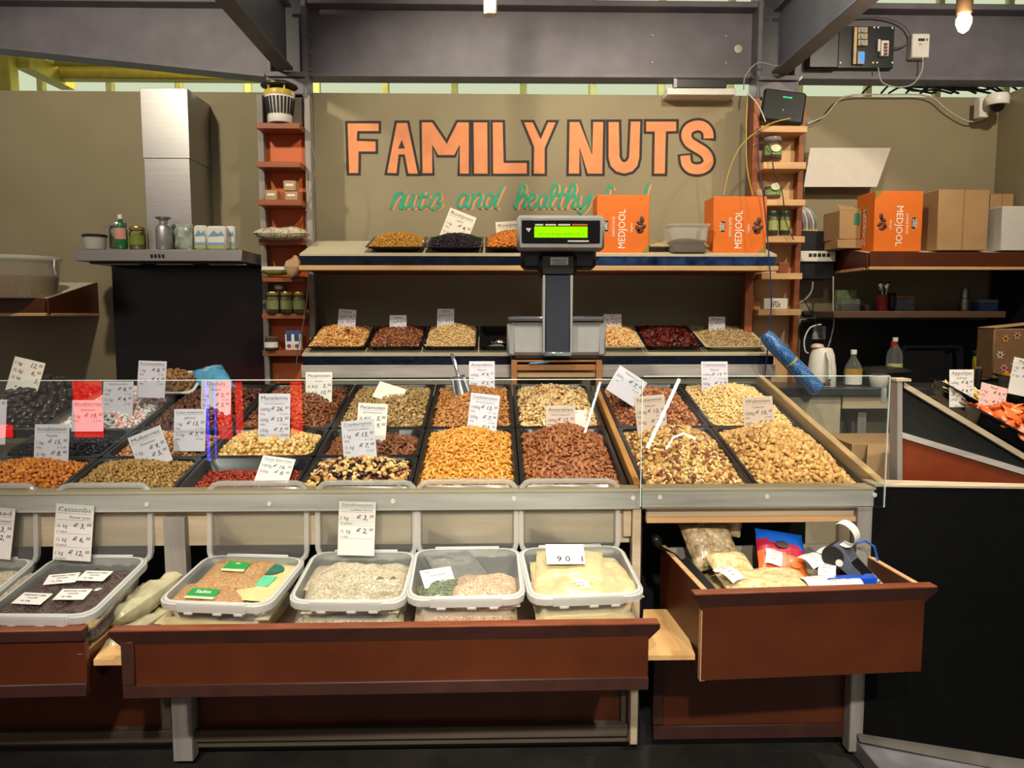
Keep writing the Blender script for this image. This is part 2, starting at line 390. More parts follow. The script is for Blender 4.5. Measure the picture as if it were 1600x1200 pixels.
# ---------------------------------------------------------------- extractor hood
t = thing('extractor_hood', 'stainless extractor hood with a tall chimney above the black splashback', 'hood', (XP(260, 4.6, 400), 4.7, ZP(412, 4.7)))
YH = 4.42; zb, zu = ZP(409, YH), ZP(391, YH); x0, x1 = XP(118, YH, 400), XP(378, YH, 400)
f = MB(); f.box(x0, x1, YH, YW-.005, zb, zu, .003); part('canopy', f, inox, t, True)
f = MB(); f.box(x0+.05, x1-.05, YH+.05, YW-.05, zb-.012, zb, .002); part('filter', f, M('dark hood underside', '3a3838', .4, .6), t, True)
for i in range(3):
    f = MB(); xx = x0+.12+i*.30; f.box(xx, xx+.2, YH+.06, YH+.10, zb-.016, zb-.011); part('hood_light', f, M('hood light glass', 'c9c2b0', .3), t, True)
for i in range(4):
    q = P(237+6*i, 400, YH); f = MB(); f.cbox((q.x, YH-.003, q.z), (.012, .008, .02), .002); part('button', f, black, t, True)
cx0, cx1 = XP(227, 4.6, 300), XP(298, 4.6, 300)
f = MB(); f.box(cx0, cx1, 4.60, YW-.005, zu, ZP(250, 4.60), .002); f.box(cx0-.004, cx1+.004, 4.596, YW-.005, ZP(250, 4.6), ZP(142, 4.6), .002); part('chimney', f, inox, t, True)
mb = MB(); PB(mb, 178, 411, 412, 600, 4.90, .045, .003)
single('splashback', mb, blackg, 'glossy black splashback panel under the extractor hood', 'panel')
# ---------------------------------------------------------------- back display: upper and lower sloping shelves
YS = 4.35
xs0, xs1 = XP(468, YS, 400), XP(1214, YS, 400)
foil = M('dark blue foil band', '10182c', .25, .3, var=.5, scale=9, bump=.5, bscale=25)
foilb = M('shiny blue foil band', '3a5280', .18, .8, var=.6, scale=14, bump=.9, bscale=40)
cream_top = M('cream shelf liner', 'b9b096', .5, var=.05)
def sloped(name, label, py_front, py_back, band, lip, xm=None):
    z0, z1 = ZP(py_front, YS), ZP(py_back, 4.80); t = thing(name, label, 'shelf', ((xs0+xs1)/2, YS, z0))
    f = MB(); f.prism([(xs0, YS, z0-.012), (xs0, YS, z0), (xs0, 4.80, z1), (xs0, 4.80, z1-.012)], (xs1-xs0, 0, 0)); part('deck', f, cream_top, t, True)
    zb = ZP(band, YS); xmid = xm or xs1
    f = MB(); f.box(xs0+.004, xmid, YS+.004, YS+.022, zb, z0-.006); part('front_band', f, foil, t, True)
    if xm: f = MB(); f.box(xm, xs1-.004, YS+.004, YS+.022, zb, z0-.006); part('front_band', f, foilb, t, True, 'shiny crinkled blue foil band')
    f = MB(); f.box(xs0-.006, xs1+.01, YS-.006, YS+.03, ZP(lip, YS), zb, .003); part('front_lip', f, gplank if lip > 500 else plyx, t, True)
    return t, z0, z1
up, zu0, zu1 = sloped('display_shelf', 'upper sloping display shelf with a dark blue front band below the lettering', 397, 377, 415, 423, XP(928, YS, 400))
f = MB(); f.box(xs0+.01, xs1-.01, YS+.03, 4.9, ZP(423, YS)+.004, ZP(423, YS)+.02); part('underside_board', f, redwood, up, True)
lo, zl0, zl1 = sloped('display_shelf', 'lower sloping display shelf with trays of nuts behind the scale', 553, 516, 570, 590)
f = MB(); f.box(xs0, xs1, YS+.03, 4.9, 0, ZP(585, YS)); part('cabinet_body', f, M('beige counter side', 'a89c84', .6, var=.06), lo, True)
f = MB(); f.box(XP(1164, 4.62, 480), XP(1176, 4.62, 480), 4.62, 4.68, ZP(545, 4.62), ZP(424, 4.62)); part('support_post', f, redwood, up, True)
# left red shelf with a tilted deck, right red shelf
def redshelf(label, xa, xb, Yf, pf, pb, py_back, side):
    zb, zf = ZP(pb, Yf), ZP(pf, Yf); zk = ZP(py_back, YW-.01); a, b = XP(xa, Yf, pf), XP(xb, Yf, pf)
    t = thing('bracket_shelf', label, 'shelf', ((a+b)/2, Yf, zb))
    f = MB(); f.prism([(a, Yf, zf-.012), (a, Yf, zf), (a, YW-.005, zk), (a, YW-.005, zk-.012)], (b-a, 0, 0)); part('deck', f, M('white shelf deck', 'c8c0b0', .5), t, True)
    f = MB(); f.box(a, b, Yf-.016, Yf, zb+.018, zf+.003, .002); part('front_board', f, red_hpl, t, True)
    s = b if side > 0 else a
    f = MB(); f.prism([(s, Yf, zb+.018), (s, Yf, zf), (s, YW-.005, zk), (s, YW-.005, zb+.018)], (.014*side, 0, 0)); part('end_board', f, red_hpl, t, True)
    f = MB(); f.box(a-.003, b+.003, Yf-.018, Yf+.02, zb, zb+.018, .002); part('edge_strip', f, plyx, t, True)
    f = MB(); f.box(s-.016, s+.016, Yf+.02, YW-.005, zb, zb+.016, .002); part('edge_strip', f, plyx, t, True)
    return t, zf, zk
LSH = redshelf('red brown wall shelf with a white deck holding the bucket', -160, 72, 4.40, 467, 494, 442, 1)
RSH = redshelf('long red brown wall shelf carrying cardboard boxes', 1358, 1643, 4.42, 394, 421, 384, -1)
# ---------------------------------------------------------------- ladder racks
YL = 4.68
def ladder(label, xa, xb, ys, frame_m, back_m, shelf_m, ptop, pbot, taper):
    """wooden rack: two uprights, back board, shelves; taper = pixel drift of the edges"""
    t = thing('spice_rack', label, 'rack', (XP((xa+xb)/2, YL, 380), YL, ZP(pbot, YL)))
    zt_, zb_ = ZP(ptop, YL), ZP(pbot, YL); a, b = XP(xa, YL, 380), XP(xb, YL, 380)
    for x in (a, b-.035):
        f = MB(); f.box(x, x+.035, YL, YL+.075, zb_, zt_, .003); part('upright', f, frame_m, t, True)
    f = MB(); f.box(a+.035, b-.035, YL+.06, YL+.07, zb_, zt_-.0); part('back_board', f, back_m, t, True)
    res = []
    for i, (y0, y1, s0, s1) in enumerate(ys):
        Ys = 4.58; f = MB(); z1_, z0_ = ZP(y0, Ys), ZP(y1, Ys)
        f.box(XP(s0, Ys, y0), XP(s1, Ys, y0), Ys, YL+.06, z0_, z1_, .002); part('shelf_board', f, shelf_m, t, True); res.append(z1_)
    return t, res
LL, lz = ladder('red wooden shelf rack with grey uprights under the insect lamp', 407, 489,
    [(194, 203, 400, 468), (254, 263, 401, 469), (313, 322, 403, 471), (374, 383, 404, 474), (432, 441, 409, 475), (490, 498, 409, 476), (547, 556, 410, 470)],
    gpost, redback, redwood, 150, 600, 0)
RL, rz = ladder('light plywood shelf rack under the black router', 1172, 1252,
    [(194, 204, 1190, 1262), (251, 262, 1193, 1260), (310, 320, 1194, 1259), (368, 378, 1196, 1258), (426, 436, 1190, 1254), (483, 493, 1185, 1252)],
    redwood, ply, plyx, 150, 600, 0)
f = MB(); PB(f, 415, 482, 152, 195, 4.72, .01); part('top_panel', f, M('grey brown board', '7d7265', .6), LL, True)
# ---------------------------------------------------------------- painted lettering
Yp = YW-.0015
def wz(pts, o): return [(o[0]+x/3.2, o[1]+y/3.2) for x, y in pts]
def offs(poly, d):
    n = len(poly); A = sum(poly[i][0]*poly[(i+1) % n][1]-poly[(i+1) % n][0]*poly[i][1] for i in range(n)); sg = 1 if A > 0 else -1; out = []
    for i in range(n):
        p0, p1, p2 = Vector(poly[i-1]), Vector(poly[i]), Vector(poly[(i+1) % n])
        d1, d2 = (p1-p0).normalized(), (p2-p1).normalized()
        n1, n2 = Vector((d1.y, -d1.x))*sg, Vector((d2.y, -d2.x))*sg
        k = n1+n2; l = max(k.length_squared, .6); out.append(tuple(p1 + k*(2*d/l)))
    return out
def stroke(path, w):
    L, Rr = [], []
    for i, p in enumerate(path):
        a, b = Vector(path[max(i-1, 0)]), Vector(path[min(i+1, len(path)-1)]); d = (b-a).normalized(); nn = Vector((-d.y, d.x))*w/2
        L.append(tuple(Vector(p)+nn)); Rr.append(tuple(Vector(p)-nn))
    return L, Rr
def smooth(path, n=3):
    out = []; m = len(path)
    for i in range(m-1):
        p0, p1, p2, p3 = [Vector(path[max(0, min(m-1, k))]) for k in (i-1, i, i+1, i+2)]
        for j in range(n):
            t = j/n; out.append(tuple(.5*((2*p1)+(p2-p0)*t+(2*p0-5*p1+4*p2-p3)*t*t+(3*p1-p0-3*p2+p3)*t**3)))
    out.append(tuple(path[-1])); return out
def ribbon(mb, path, w, Y, dep=.00004):
    L, Rr = stroke(path, w)
    n = len(path); vv = [P(x, y, Y-dep*i) for i, (x, y) in enumerate(L)]+[P(x, y, Y-dep*i) for i, (x, y) in enumerate(Rr)]
    ff = [(i, i+1, n+i+1, n+i) for i in range(n-1)]
    mb.add(vv, ff)
def flat(mb, poly, Y, dep=.0012): mb.prism([P(x, y, Y) for x, y in poly], (0, dep, 0))
O2, O3 = (380, 0), (780, 0)
uarc = [(700, 790), (690, 830), (665, 857), (625, 868), (585, 857), (558, 830), (547, 790)]
LET = {
 'F': wz([(522, 617), (677, 617), (677, 655), (570, 655), (567, 705), (662, 708), (662, 757), (577, 757), (575, 865), (530, 865)], O2),
 'A': wz([(768, 615), (820, 615), (873, 868), (826, 868), (808, 772), (777, 772), (766, 866), (720, 864)], O2),
 'M': wz([(893, 612), (945, 612), (1018, 720), (1072, 612), (1128, 612), (1128, 868), (1083, 868), (1083, 722), (1055, 775), (975, 775), (945, 722), (945, 866), (897, 866)], O2),
 'I': wz([(1152, 612), (1220, 612), (1222, 868), (1155, 868)], O2),
 'L': wz([(1248, 612), (1297, 612), (1302, 815), (1418, 815), (1418, 868), (1250, 868)], O2),
 'Y': wz([(1405, 612), (1447, 612), (1487, 697), (1525, 612), (1562, 612), (1507, 740), (1507, 868), (1453, 868), (1455, 735)], O2),
 'N': wz([(352, 610), (400, 610), (465, 775), (470, 610), (520, 610), (515, 868), (443, 868), (402, 735), (400, 868), (348, 868)], O3),
 'U': wz([(547, 610), (598, 610), (602, 785), (612, 806), (626, 812), (640, 804), (650, 785), (658, 608), (705, 608)] + uarc, O3),
 'T': wz([(735, 608), (885, 608), (885, 655), (833, 657), (828, 868), (775, 868), (778, 657), (735, 657)], O3)}
spath = smooth(wz([(1047, 692), (1044, 660), (1022, 634), (988, 627), (950, 642), (935, 676), (950, 712), (990, 738), (1030, 765), (1047, 802), (1034, 832), (1000, 846), (960, 842), (936, 818), (930, 778)], O3), 3)
orange_p = M('orange sign paint', 'dd8d5c', .7, var=.08, scale=12)
black_p = M('black sign paint', '231c1a', .7)
teal_p = M('teal sign paint', '2f9a78', .7)
sg = thing('painted_sign', 'large orange block capitals outlined in black painted on the olive wall', 'sign', P(828, 275, Yp))
for ch, poly in LET.items():
    f = MB(); flat(f, poly, Yp-.002, .0015); lt = part('letter', f, orange_p, sg, True)
    f = MB(); flat(f, offs(poly, 4.0), Yp, .0012); part('outline', f, black_p, lt, True)
    if ch == 'A': f = MB(); flat(f, wz([(793, 698), (775, 742), (808, 742)], O2), Yp-.0035, .001); part('counter', f, black_p, lt, True)
f = MB(); ribbon(f, spath, 15.5, Yp-.003); lt = part('letter', f, orange_p, sg, True)
f = MB(); a, b = Vector(spath[0]), Vector(spath[-1]); sp2 = [(a.x-.3, a.y+3)] + spath + [(b.x-.3, b.y-3)]
ribbon(f, sp2, 23.5, Yp+.001); part('outline', f, black_p, lt, True)
words = {
 'nuts': (O2, [[(738, 1045), (752, 1005), (768, 962)], [(750, 1012), (785, 965), (800, 975), (785, 1030), (800, 1042)], [(815, 970), (800, 1025), (815, 1040), (840, 1010), (855, 970)], [(855, 972), (842, 1030), (858, 1042)],
   [(905, 955), (880, 1025), (893, 1042), (915, 1025)], [(875, 985), (932, 980)], [(925, 1035), (968, 968), (985, 985), (975, 1008), (990, 1020), (975, 1040), (940, 1042)]]),
 'and': (O2, [[(1125, 975), (1095, 975), (1075, 1015), (1085, 1038), (1110, 1025), (1128, 975)], [(1128, 975), (1115, 1025), (1135, 1040)], [(1152, 970), (1135, 1040)], [(1142, 1005), (1175, 970), (1190, 980), (1178, 1030), (1195, 1040)],
   [(1255, 975), (1225, 975), (1205, 1010), (1215, 1038), (1240, 1025), (1260, 975)], [(1300, 925), (1275, 980), (1258, 1028), (1275, 1042)]]),
 'healthy': (O3, [[(72, 1028), (95, 1010), (128, 950), (118, 920), (102, 960), (85, 1045)], [(90, 1010), (125, 975), (135, 985), (125, 1030), (140, 1042)], [(150, 1010), (180, 990), (172, 970), (150, 990), (148, 1028), (168, 1042), (192, 1020)],
   [(235, 975), (205, 985), (195, 1020), (210, 1040), (235, 1010), (240, 975)], [(240, 975), (230, 1025), (248, 1040)], [(250, 1020), (290, 955), (283, 920), (265, 955), (255, 1025), (275, 1042)], [(325, 930), (308, 985), (296, 1028), (310, 1042)], [(285, 975), (345, 970)],
   [(330, 1028), (378, 950), (368, 920), (348, 970), (330, 1045)], [(338, 1010), (370, 975), (380, 985), (370, 1030), (388, 1040)], [(400, 975), (394, 1018), (410, 1035), (440, 1000), (455, 970)], [(465, 978), (440, 1035), (412, 1065), (395, 1050)]]),
 'food': (O3, [[(572, 945), (552, 932), (540, 975), (520, 1050)], [(515, 985), (565, 980)], [(600, 975), (575, 1000), (585, 1035), (615, 1020), (605, 978)], [(660, 975), (635, 1000), (645, 1035), (675, 1020), (665, 978)], [(715, 980), (690, 1005), (700, 1035), (725, 1010)], [(748, 915), (728, 980), (712, 1042)]])}
sg2 = thing('painted_script', 'teal handwriting with orange shadow reading nuts and healthy food', 'sign', P(780, 325, Yp))
for w_, (o_, st) in words.items():
    f = MB(); g = MB()
    for i_, s in enumerate(st):
        q = smooth(wz(s, o_), 4); ribbon(f, q, 4.6, Yp-.0045-.00016*i_); ribbon(g, [(x+3.2, y+1.8) for x, y in q], 4.4, Yp-.00016*i_)
    k = part('word', f, teal_p, sg2, True, sharp=.1); part('shadow_stroke', g, orange_p, k, True, sharp=.1)
# ---------------------------------------------------------------- front counter
YF = 2.36; YG = 2.335
def SZ(py, px=800): return ZP(py, YF, px)
zr1, zr0 = SZ(765), SZ(797)                  # front rail
xl, xm, xr = XP(-120, YF, 780), XP(1003, YF, 780), XP(1373, YF, 780)
INC = R(12.2); V0 = Vector((0, 2.40, zr1-.012))
SLAB = Matrix.Translation(V0) @ Matrix.Rotation(INC, 4, 'X')      # local x, v (up the slope), n
NRM = SLAB.to_3x3() @ Vector((0, 0, 1))
def PS(px, py, n=0.0):
    d = ray(px, py); o = Vector((0, 0, EYE)); p0 = V0+NRM*n
    q = o+d*((p0-o).dot(NRM)/d.dot(NRM)); l = SLAB.inverted() @ q; return l.x, l.y
ct = thing('counter_frame', 'weathered grey timber frame of the long front counter', 'counter', (0, YF, 0))
f = MB(); f.box(xl, xm-.006, YF, YF+.035, zr0, zr1-.010, .002); part('front_rail', f, gplank, ct, True)
f = MB(); f.box(xl, xm-.006, YF-.002, YF+.06, zr1-.010, zr1, .002); part('top_edge', f, bplank, ct, True)
f = MB(); f.box(xm, xr, YF, YF+.035, zr0+.004, zr1-.008, .002); part('front_rail', f, gplank, ct, True)
f = MB(); f.box(xm, xr, YF-.002, YF+.06, zr1-.008, zr1+.002, .002); part('top_edge', f, bplank, ct, True)
for i, (a, b, ya, yb) in enumerate(((-120, 985, 803, 850), (1010, 1338, 797, 814))):
    f = MB(); f.box(XP(a, YF+.03, 820), XP(b, YF+.03, 820), YF+.035, YF+.055, ZP(yb, YF+.03), zr0, .002); part('apron_board', f, bplank, ct, True)
f = MB(); f.box(XP(1010, YF+.02, 820), XP(1338, YF+.02, 820), YF+.02, YF+.05, SZ(822), SZ(813), .002); part('plywood_strip', f, plyx, ct, True)
f = MB(); f.box(XP(975, YF, 860), XP(988, YF, 860), YF+.02, YF+.05, SZ(843), zr0, .002); part('apron_end', f, bplank, ct, True)
zf0 = .02
for a, b, y1, y0, m_ in ((257, 290, 806, 1180, gpost), (1338, 1371, 797, 1178, gpost), (988, 1001, 797, 1168, bplank), (270, 302, 1080, 1172, gpost)):
    if y1 > 1000: continue
    f = MB(); f.box(XP(a, YF, 900), XP(b, YF, 900), YF+.004, YF+.05, zf0 if y0 > 1170 else SZ(y0), SZ(y1), .003); part('post', f, m_, ct, True)
f = MB(); f.box(XP(1001, YF, 900), XP(1009, YF, 900), YF+.06, YF+.12, zf0, zr0, .003); part('post', f, black, ct, True)  # black strip filling the dark gap, its shade put into the colour
# lower fixed panels
def panel(label, a, b, y0, y1, frame_m, sides):
    Yq = YF+.04; t = thing('kick_panel', label, 'panel', (XP((a+b)/2, Yq, y1), Yq, ZP(y1, Yq)))
    f = MB(); PB(f, a, b, y0, y1, Yq+.012, .015); part('board', f, red_hpl, t, True)
    wpx = 17
    f = MB(); PB(f, a, b, y1-wpx, y1+4, Yq, .02, .002); part('bottom_rail', f, frame_m, t, True)
    if 'l' in sides: f = MB(); PB(f, a, a+wpx, y0, y1-wpx, Yq, .02, .002); part('stile', f, frame_m, t, True)
    if 'r' in sides: f = MB(); PB(f, b-wpx, b, y0, y1-wpx, Yq, .02, .002); part('stile', f, frame_m, t, True)
gframe = WOOD('dull grey brown frame', '3d362d', '5c5243', 0, .65, '4a4238')
panel('dark red brown panel below the crooked corner drawer', -130, 266, 1030, 1162, gframe, 'r')
panel('long red brown panel under the wide drawer', 292, 987, 1060, 1160, gframe, 'lr')
panel('red brown panel under the drawer with the card terminal', 1021, 1347, 1000, 1150, dark_edge, 'lr')
f = MB(); f.box(xl, xm-.03, YF+.02, YF+.06, .075, .115, .003); part('base_rail', f, gframe, ct, True)
f = MB(); f.box(xl, xr-.05, YF+.10, YF+.12, 0, .12); part('kick_board', f, black, ct, True)
f = MB(); f.box(xl, XP(1195, 2.25, 1195), 1.9, 2.29, .002, .012, .003)
single('floor_plank', f, M('dark brown plank', '33261f', .6, var=.3, stretch=(1, 8, 8)), 'dark wooden plank on the floor before the counter', 'plank')
# slab under the trays, side rails
vL = 1.15
f = MB(); f.box(xl, xr-.01, 0, vL, -.08, -.064, M=SLAB); part('tray_deck', f, black, ct, True)
f = MB(); f.box(xl, xr, YF+.55, YF+1.1, .05, .75); part('cabinet_core', f, black, ct, True)
xo = (PS(995, 752)[0]+PS(930, 614)[0])/2
print('lath x', PS(995, 752), PS(930, 614), 'rail', PS(1366, 750), PS(1172, 600), 'PX', [round(PS(p, 750)[0], 3) for p in (-60, 112, 286, 477, 648, 810, 975, 1005, 1178, 1350)], 'rowv', PS(720, 668), PS(720, 608))
f = MB(); f.box(xo-.011, xo+.011, 0.005, .95, -.02, .022, .003, M=SLAB); part('lath', f, oak, ct, True)
xrr = PS(1366, 750)[0]
f = MB(); f.box(xrr-.028, xrr, -.01, vL+.02, -.03, .03, .004, M=SLAB); part('side_rail', f, WOOD('worn tan rail', '8a6f4a', 'c6a678', 1, .6, 'a3875c'), ct, True)
f = MB(); f.prism([(xrr-.02, 2.41, zr0), (xrr-.02, 2.41, zr1-.05), (xrr-.02, 3.5, zr1+.17), (xrr-.02, 3.5, zr0)], (.012, 0, 0)); part('end_board', f, black, ct, True)
for px, py in ((230, 788), (421, 787), (614, 783), (803, 779), (989, 778), (1031, 777), (1198, 776), (1366, 773)):
    q = P(px, py, YF); s = MB(); s.lathe([(.0075, 0), (.0075, .004), (.0045, .005), (.0035, .003)], 10, M=Matrix.Translation(q) @ Matrix.Rotation(R(90), 4, 'X')); part('screw_cap', s, whitep, ct, True)
# glass guards
glass_m = CLEAR('guard glass', 'fafdfc', 0.0, 1.5)
glass_e = M('glass edge', 'cfe0d8', .15)
for lab, a, b, y1, y0 in (('long clear glass guard in front of the dried fruit trays', -60, 1001, 594, 795), ('short clear glass guard in front of the walnuts', 1004, 1384, 588, 793)):
    za, zb = ZP(y0, YG, (a+b)/2), ZP(y1, YG, (a+b)/2); x0, x1 = XP(a, YG, 700), XP(b, YG, 700)
    g = thing('glass_guard', lab, 'glass', ((x0+x1)/2, YG, za))
    f = MB(); f.box(x0, x1, YG-.006, YG, za, zb); part('pane', f, glass_m, g, True)
    f = MB(); f.box(x0, x1, YG-.006, YG, zb, zb+.002); f.box(x1, x1+.002, YG-.006, YG, za, zb); part('polished_edge', f, glass_e, g, True)
f = MB(); q = P(1381, 618, YG); f.lathe([(.006, -.025), (.008, -.02), (.008, .02), (.004, .028)], 10, M=Matrix.Translation(q)); part('edge_clip', f, CLEAR('clear clip', 'dfe8e6', .1, 1.5, .3), g, True)
# ---------------------------------------------------------------- drawers
def drawer(name, label, pl, pr, pyt, pyb, Y, dep, rz, lip, frame, floor_m=None, wall_h=1.0, inner=red_hpl, off=0):
    """front face fills pl..pr, pyt..pyb at depth Y, then turned by rz about its middle"""
    qm = (pl+pr)/2; q = P(qm, pyb, Y); w = XP(pr, Y, pyt)-XP(pl, Y, pyt); h = ZP(pyt, Y, qm)-q.z
    t = thing(name, label, 'drawer', q, (0, 0, rz))
    f = MB(); f.box(-w/2, w/2, 0, .02, 0, h-.012, .002); part('front', f, red_hpl, t)
    f = MB()
    if lip: f.prism([(-w/2-.028, -.012, h), (-w/2-.028, -.012, h-.012), (-w/2, .004, h-.05), (w/2, .004, h-.05), (w/2+.028, -.012, h-.012), (w/2+.028, -.012, h)], (0, .032, 0))
    else: f.box(-w/2, w/2, -.01, .022, h-.03, h, .003)
    part('top_moulding', f, dark_edge, t)
    f = MB(); f.box(-w/2-(.026 if lip else 0), w/2+(.026 if lip else 0), -.014, .022, h, h+.005, .001); part('top_edge', f, lit_edge, t)
    if 'b' in frame: f = MB(); f.box(-w/2, w/2, -.008, .0, 0, .036, .002); part('bottom_moulding', f, dark_edge, t)
    if 'l' in frame: f = MB(); f.box(-w/2, -w/2+.034, -.008, .0, .036, h-.03, .002); part('side_moulding', f, dark_edge, t)
    hs = h*wall_h
    for s in (-1, 1):
        f = MB(); x = s*(w/2-.014); f.box(x-.008, x+.008, .02, dep, .005, hs, .001); part('side', f, inner, t)
        f = MB(); f.box(x-.0082, x+.0082, .0, dep, hs, hs+.003); part('side_edge', f, plyx, t)
    f = MB(); f.box(-w/2+.02, w/2-.02, .02, dep, .02, .03); part('bottom', f, floor_m or osb, t)
    f = MB(); f.box(-w/2+.02, w/2-.02, dep-.012, dep, .03, hs*.98); part('back', f, M('pale drawer back', '9c9488', .5), t)
    f = MB(); f.box(-w/2-.0015, -w/2+.012, .001, .021, .0, h-.05); part('raw_edge', f, plyx, t)
    return t, w, h
YD = 2.02
D1, w1, h1 = drawer('drawer', 'wide red brown drawer pulled out with four plastic boxes', 196, 1020, 979, 1083, YD, .42, R(.6), True, 'bl', osb, .55)
D2, w2, h2 = drawer('drawer', 'deep red brown drawer holding the card terminal and nut bags', 1090, 1449, 922, 1057, 2.08, .44, R(3.6), True, '', M('pale drawer floor', 'b8ae9c', .6))
D3, w3, h3 = drawer('drawer', 'chipped red brown drawer with two plastic boxes, cut by the frame edge', -420, 138, 989, 1093, 1.99, .44, R(1.5), False, 'b', osb, .62)
# tan board between the drawers
f = MB(); a, b, c, d = P(1015, 918, 2.34), P(1058, 922, 2.36), P(1086, 1028, 2.08), P(1016, 1020, 2.08)
zz = ZP(1024, 2.08, 1050); f.prism([(XP(1008, 2.40, 920), 2.42, zz), (XP(1062, 2.40, 920), 2.42, zz), (XP(1086, 2.08, 1028), 2.08, zz), (XP(1000, 2.08, 1028), 2.08, zz)], (0, 0, -.014))
single('runner_board', f, osb, 'worn tan board between the wide drawer and the deep drawer', 'board')
f = MB(); zz = ZP(1036, 2.0, 170); f.prism([(XP(146, 2.02, 1030), 2.02, zz), (XP(215, 2.02, 1030), 2.02, zz), (XP(240, 2.4, 930), 2.4, zz), (XP(205, 2.4, 930), 2.4, zz)], (0, 0, -.016))
single('runner_board', f, osb, 'worn tan board under the flour bags between two drawers', 'board')
# ---------------------------------------------------------------- right hand corner counter
YR = 2.46
cc = thing('corner_counter', 'corner counter with black side panel and sloping timber edges beside the glass', 'counter', (XP(1500, YR, 760), YR, 0))
def poly(mb, pts, Y, dep): mb.prism([P(x, y, Y) for x, y in pts], (0, dep, 0))
f = MB(); poly(f, [(1407, 595), (1407, 760), (1640, 766), (1640, 735), (1412, 598)], YR+.012, .012); part('side_panel', f, M('black side panel', '1b1b18', .45), cc, True)
f = MB(); poly(f, [(1408, 683), (1408, 758), (1640, 764), (1640, 752)], YR+.006, .012); part('lower_panel', f, M('rust red laminate', '7a3312', .4, var=.1), cc, True)
f = MB(); poly(f, [(1405, 674), (1405, 683), (1640, 754), (1640, 744)], YR, .03); part('middle_rail', f, gplank, cc, True)
f = MB(); poly(f, [(1413, 597), (1413, 606), (1640, 742), (1640, 732)], YR-.006, .045); part('sloping_edge', f, bplank, cc, True)
f = MB(); poly(f, [(1402, 592), (1402, 758), (1410, 758), (1410, 594)], YR-.01, .05); part('corner_post', f, gpost, cc, True)
f = MB(); poly(f, [(1401, 592), (1401, 596), (1424, 596), (1424, 592)], YR-.012, .055); part('post_cap', f, bplank, cc, True)
bb = MB(); Pa, Pb = P(1366, 760, 2.36), P(1640, 764, 2.20)
bb.prism([(Pa.x, Pa.y, .085), (Pb.x, Pb.y, .085), (Pb.x, Pb.y, Pb.z), (Pa.x, Pa.y, Pa.z)], (0, .03, 0)); part('front_board', bb, M('matt black board', '060708', .65, var=.2, spec=.12), cc, True)
bb = MB(); bb.prism([(Pa.x, Pa.y-.004, Pa.z), (Pb.x, Pb.y-.004, Pb.z), (Pb.x, Pb.y+.04, Pb.z+.0), (Pa.x, Pa.y+.08, Pa.z)], (0, 0, .006)); part('top_edge', bb, bplank, cc, True)
bb = MB(); bb.prism([(Pa.x-.02, Pa.y-.02, .07), (Pb.x, Pb.y-.05, .06), (Pb.x, Pb.y, .085), (Pa.x-.02, Pa.y+.0, .085)], (0, .05, 0)); part('base_strip', bb, M('grey skirting', '4a4640', .6), cc, True)
bb = MB(); bb.box(Pa.x-.02, Pb.x+.2, 2.0, 2.5, .0, .06, .004)
single('steel_plinth', bb, M('dull steel plate', '7c7c80', .5, .0, var=.3, scale=5), 'dull grey metal plinth on the floor below the black board', 'plinth')
# ---------------------------------------------------------------- trays
def pan(w, d, h, r=.035, rim=.012, slope=.02, th=.002):
    """gastro tray, rim at z 0, local origin in the middle"""
    a, b = w/2, d/2; m = MB(); o = rim
    L = [rrect(-a, a, -b, b, .012, -.004), rrect(-a, a, -b, b, .012, 0), rrect(-a+o, a-o, -b+o, b-o, r, 0), rrect(-a+o+.004, a-o-.004, -b+o+.004, b-o-.004, r, -.006),
         rrect(-a+o+slope, a-o-slope, -b+o+slope, b-o-slope, r, -h+.006), rrect(-a+o+slope+.008, a-o-slope-.008, -b+o+slope+.008, b-o-slope-.008, r, -h)]
    m.loops(L, cap1=True); return m
def blob(L, Wd, T, rings=5, n=6, nz=0, taper=0, bend=0, seed=0, flatc=0):
    vv = [(-L/2, bend*1.0, 0)]
    for j in range(1, rings):
        s = -math.cos(math.pi*j/rings); rr = math.sqrt(max(0, 1-s*s))*(1-taper*s)
        for k in range(n):
            a = 2*math.pi*(k+.5*(j % 2))/n; q = 1+nz*noise.noise(Vector((s*1.7+seed, math.cos(a)*1.7, math.sin(a)*1.7)))*2
            z = math.sin(a)*rr*T/2*q
            if flatc and z < 0: z *= flatc
            vv.append((s*L/2*(1+.3*nz*noise.noise(Vector((a, s, seed)))), math.cos(a)*rr*Wd/2*q + bend*s*s, z))
    vv.append((L/2, bend, 0)); ff = []
    for k in range(n): ff.append((0, 1+(k+1) % n, 1+k))
    for j in range(rings-2):
        for k in range(n):
            a, b = 1+j*n+k, 1+j*n+(k+1) % n; ff.append((a, b, b+n, a+n))
    e = len(vv)-1; o = 1+(rings-2)*n
    for k in range(n): ff.append((o+k, o+(k+1) % n, e))
    m = MB(); m.add(vv, ff); return m
NUTS = {}
def nut(key, mat, *shapes): NUTS[key] = (mat, list(shapes))
nut('almond', NUT('almond skin', ['7d4526', '94572f', 'a8683c', '8a4d2a'], .55, bump=.4, bscale=90), blob(.025, .014, .009, taper=.28), blob(.023, .013, .009, taper=.25, seed=3))
nut('brown_almond', NUT('natural almond skin', ['8a5529', 'a97038', 'bd8347', '9a6231'], .55, bump=.4, bscale=90), blob(.025, .0135, .009, taper=.28), blob(.023, .014, .009, taper=.2, seed=5))
nut('roast_cashew', NUT('roasted cashew', ['c1782a', 'd9943c', 'e0a54e', 'b9692a'], .4, bump=.2), blob(.023, .0105, .0105, 6, 6, bend=.009), blob(.021, .011, .010, 6, 6, bend=.008, taper=.15))
